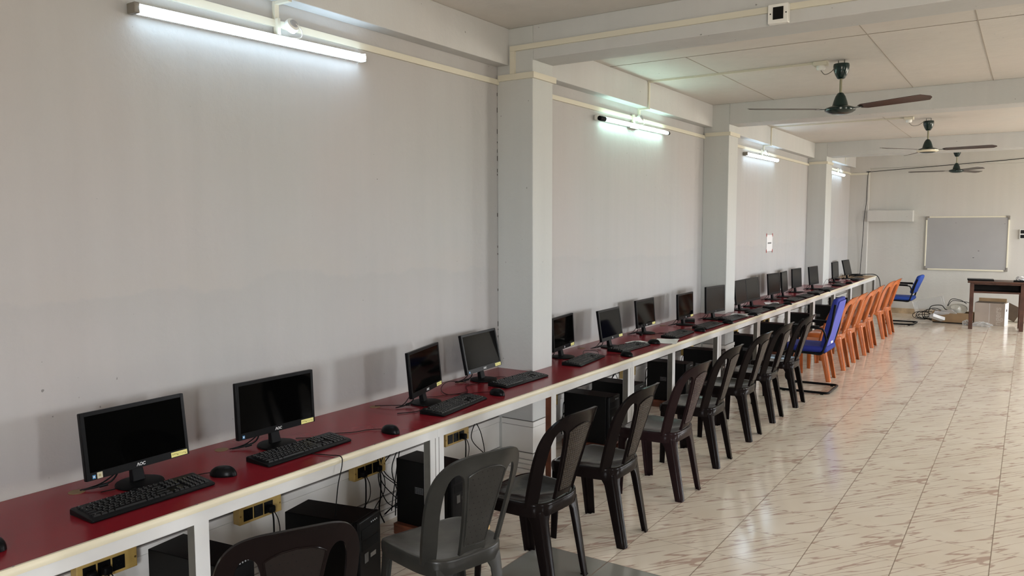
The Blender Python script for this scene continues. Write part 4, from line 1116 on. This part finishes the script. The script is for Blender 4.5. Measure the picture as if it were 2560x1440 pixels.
crumple('plastic_bag', (-.05, 15.22, HT+.021), .13, .09, .055, PAPER, 'crumpled white plastic bag on the right edge of the wooden table', 'bag', 4)
# big carton with the vertical print
r = tag(empty('cardboard_carton', (-.50, 15.82, 0), radians(-7)), 'large greyish carton with pale vertical lettering under the wooden table', 'carton')
MB().box(-.225, .225, -.17, .20, 0, .385).build('body', CARDG, r, bevel=.004, smooth=False)
MB().box(-.225, .195, .185, .192, .386, .445).build('flap', CARD, r, smooth=False)
MB().box(-.222, .20, -.16, .18, .3855, .388).build('opening_shade', CARDD, r, smooth=False)  # dark sheet on the carton top, painted in for shade below the flap
MB().box(-.005, .0, -.1715, -.17, 0, .385).build('seam', PAPER, r, smooth=False)
MB().box(.2252, .2262, -.17, .20, .0, .385).build('white_side', PAPER, r, smooth=False)
MB().box(.2262, .2268, -.05, .05, .24, .28).build('hand_hole', METALB, r, smooth=False)
text_mesh('ngers', .145, 'lettering', mat('pale_print', (.62, .56, .50), .8), r, Matrix.Translation((.125, -.1708, .165)) @ Matrix.Rotation(radians(-90), 4, 'Y') @ Matrix.Rotation(radians(90), 4, 'X'), extrude=.0004)
r = tag(empty('cardboard_box', (-1.07, 15.78, 0), radians(-3)), 'low open brown cardboard tray full of papers beside the wooden table', 'box')
bb = MB(); bb.box(-.31, .31, -.15, -.145, .022, .19).box(-.31, .31, .145, .15, .022, .19).box(-.31, -.305, -.145, .145, .022, .19).box(.305, .31, -.145, .145, .022, .19).box(-.31, .31, -.15, .15, .018, .024)
bb.build('body', CARD, r, smooth=False)
MB().box(-.30, .30, -.14, .14, 0, .018).build('base_board', METALB, r, smooth=False)
MB().box(-.30, .30, -.14, .14, .03, .155).build('contents', BLKM, r, bevel=.02)
# translucent storage tub leaning on its side
r = tag(empty('plastic_tub', (-1.48, 16.25, .205), 0), 'clear plastic storage tub tipped on its side by the back wall', 'storage tub')
r.rotation_euler = (radians(0), radians(-14), radians(4))
t = MB(); o1 = [[(x*a, -.17+.34*k, z*b) for x, z in ((-.24, -.17), (.24, -.17), (.24, .17), (-.24, .17))] for k, a, b in ((0, 1, 1), (.06, 1, 1), (1, .86, .82))]
i1 = [[(x*a, y, z*b) for x, z in ((-.232, -.162), (.232, -.162), (.232, .162), (-.232, .162))] for y, a, b in ((.155, .86, .82), (-.17, 1, 1))]
rings = o1+i1
R_ = [t.ring(q) for q in rings]
for a, b in zip(R_, R_[1:]): t.bridge(a, b)
t.bridge(R_[-1], R_[0]); t.bm.faces.new(R_[2]) if False else t.bm.faces.new(R_[3])
t.build('body', CLEAR, r, smooth=False)
rm = MB(); rm.tube([(x, -.17, z) for x, z in ((-.25, -.18), (.25, -.18), (.25, .18), (-.25, .18), (-.25, -.18))], .008, 6); rm.build('rim', CLEAR, r)
# white hat-shaped plastic lid
hm = Matrix.Translation((-1.04, 15.86, .215)) @ Matrix.Rotation(radians(42), 4, 'X') @ Matrix.Rotation(radians(-8), 4, 'Y')
h = MB(); h.lathe([(.185, .012), (.178, -.004), (.13, -.012), (.095, .0), (.085, .055), (.06, .078), (.0005, .072), (.0005, .078), (.065, .086), (.092, .058), (.102, .008), (.135, -.004), (.176, .004)], 36, hm @ Matrix.Diagonal((1, .8, 1, 1)), cap=False)
tag(h.build('plastic_hat', HATM), 'off-white hat-shaped plastic piece lying on the cardboard tray', 'hat')
for k, (x, y, z, rx, ry, rz, w_, l_, lab) in enumerate([(-1.24, 15.60, .175, -38, 8, 20, .24, .10, 'folded white paper hanging over the left of the cardboard tray'), (-1.13, 15.60, .20, -30, -10, -25, .20, .16, 'white sheet hanging over the front of the cardboard tray'), (-1.30, 15.55, .10, -20, 18, 40, .24, .10, 'white polystyrene block at the left foot of the cardboard tray')]):
    o = MB().box(-w_/2, w_/2, -l_/2, l_/2, -.002 if k < 2 else -.03, .002 if k < 2 else .03).build('paper_sheet' if k < 2 else 'foam_block', PAPER, bevel=.0 if k < 2 else .006)
    o.location = (x, y, z); o.rotation_euler = [radians(v) for v in (rx, ry, rz)]; tag(o, lab, 'paper' if k < 2 else 'foam')
cc = MB(); random.seed(11)
for k in range(7):
    c0 = Vector((-1.52+random.uniform(-.06, .22), 15.72+random.uniform(-.05, .1), .03)); pts = []
    rr = random.uniform(.07, .13); ph = random.random()*6; tilt = random.uniform(.1, .9)
    for j in range(17):
        a = ph+j*pi/8*random.uniform(.97, 1.03); pts.append(c0+Vector((rr*cos(a)*1.3, rr*sin(a)*.6, max(0, .04+rr*tilt*(sin(a)+.6)))))
    cc.tube(pts, .0055)
tag(cc.build('cable_tangle', BLKM), 'tangle of thick black cables on the floor between the blue chair and cardboard tray', 'cables')
cc = MB()
cc.tube(curve_pts([(-1.45, 15.62, .18), (-1.40, 15.62, .29), (-1.25, 15.64, .31), (-1.18, 15.66, .24), (-1.05, 15.72, .20)]), .007)
cc.tube(curve_pts([(-1.18, 15.95, .28), (-1.12, 15.95, .40), (-.98, 15.95, .39), (-.88, 15.95, .33)]), .006)
cc.tube(curve_pts([(-1.17, 15.93, .28), (-1.10, 15.93, .375), (-.97, 15.93, .37), (-.82, 15.92, .34), (-.79, 15.92, .22)]), .005)
tag(cc.build('looped_cable', BLKM), 'black cable looping up behind the hat-shaped piece', 'cables')
o = MB().box(-.13, .13, -.004, .004, -.13, .13).build('cardboard_flap', CARDD, smooth=False); o.location = (-.22, 16.15, .205); o.rotation_euler = (radians(-12), radians(28), 0)
tag(o, 'dark brown cardboard square leaning behind the carton', 'cardboard')
tag(MB().tube([(-.30, 16.45, .045), (.6, 16.30, .045)], .045, 20).build('white_pipe', HATM), 'off-white plastic pipe on the floor behind the wooden table', 'pipe')
crumple('plastic_wrap', (-.62, 15.42, 0), .20, .10, .06, CLEAR, 'crumpled clear plastic wrap on the floor before the carton', 'plastic wrap', 9, .5)
crumple('plastic_wrap', (-.83, 15.50, 0), .10, .08, .07, CLEAR, 'small piece of clear plastic wrap by the left front table leg', 'plastic wrap', 12, .5)
fl = MB().lathe([(.03, 0), (.001, .004)], 6, Matrix.Translation((-1.9+.3, 11.95, 0)) @ Matrix.Diagonal((1, .4, 1, 1)))
tag(fl.build('dry_leaf', CARDD), 'small dry leaf on the floor tiles past the orange chairs', 'leaf')
for x, y, lab in ((-.27, 3.35, 'tiny dark leaf on the floor tiles at the lower right'), (-.24, 3.02, 'tiny dark scrap on the floor tiles at the bottom right')):
    tag(MB().lathe([(.010, 0), (.001, .003)], 5, Matrix.Translation((x, y, 0)) @ Matrix.Diagonal((1, .5, 1, 1))).build('dry_leaf', CARDD), lab, 'leaf')
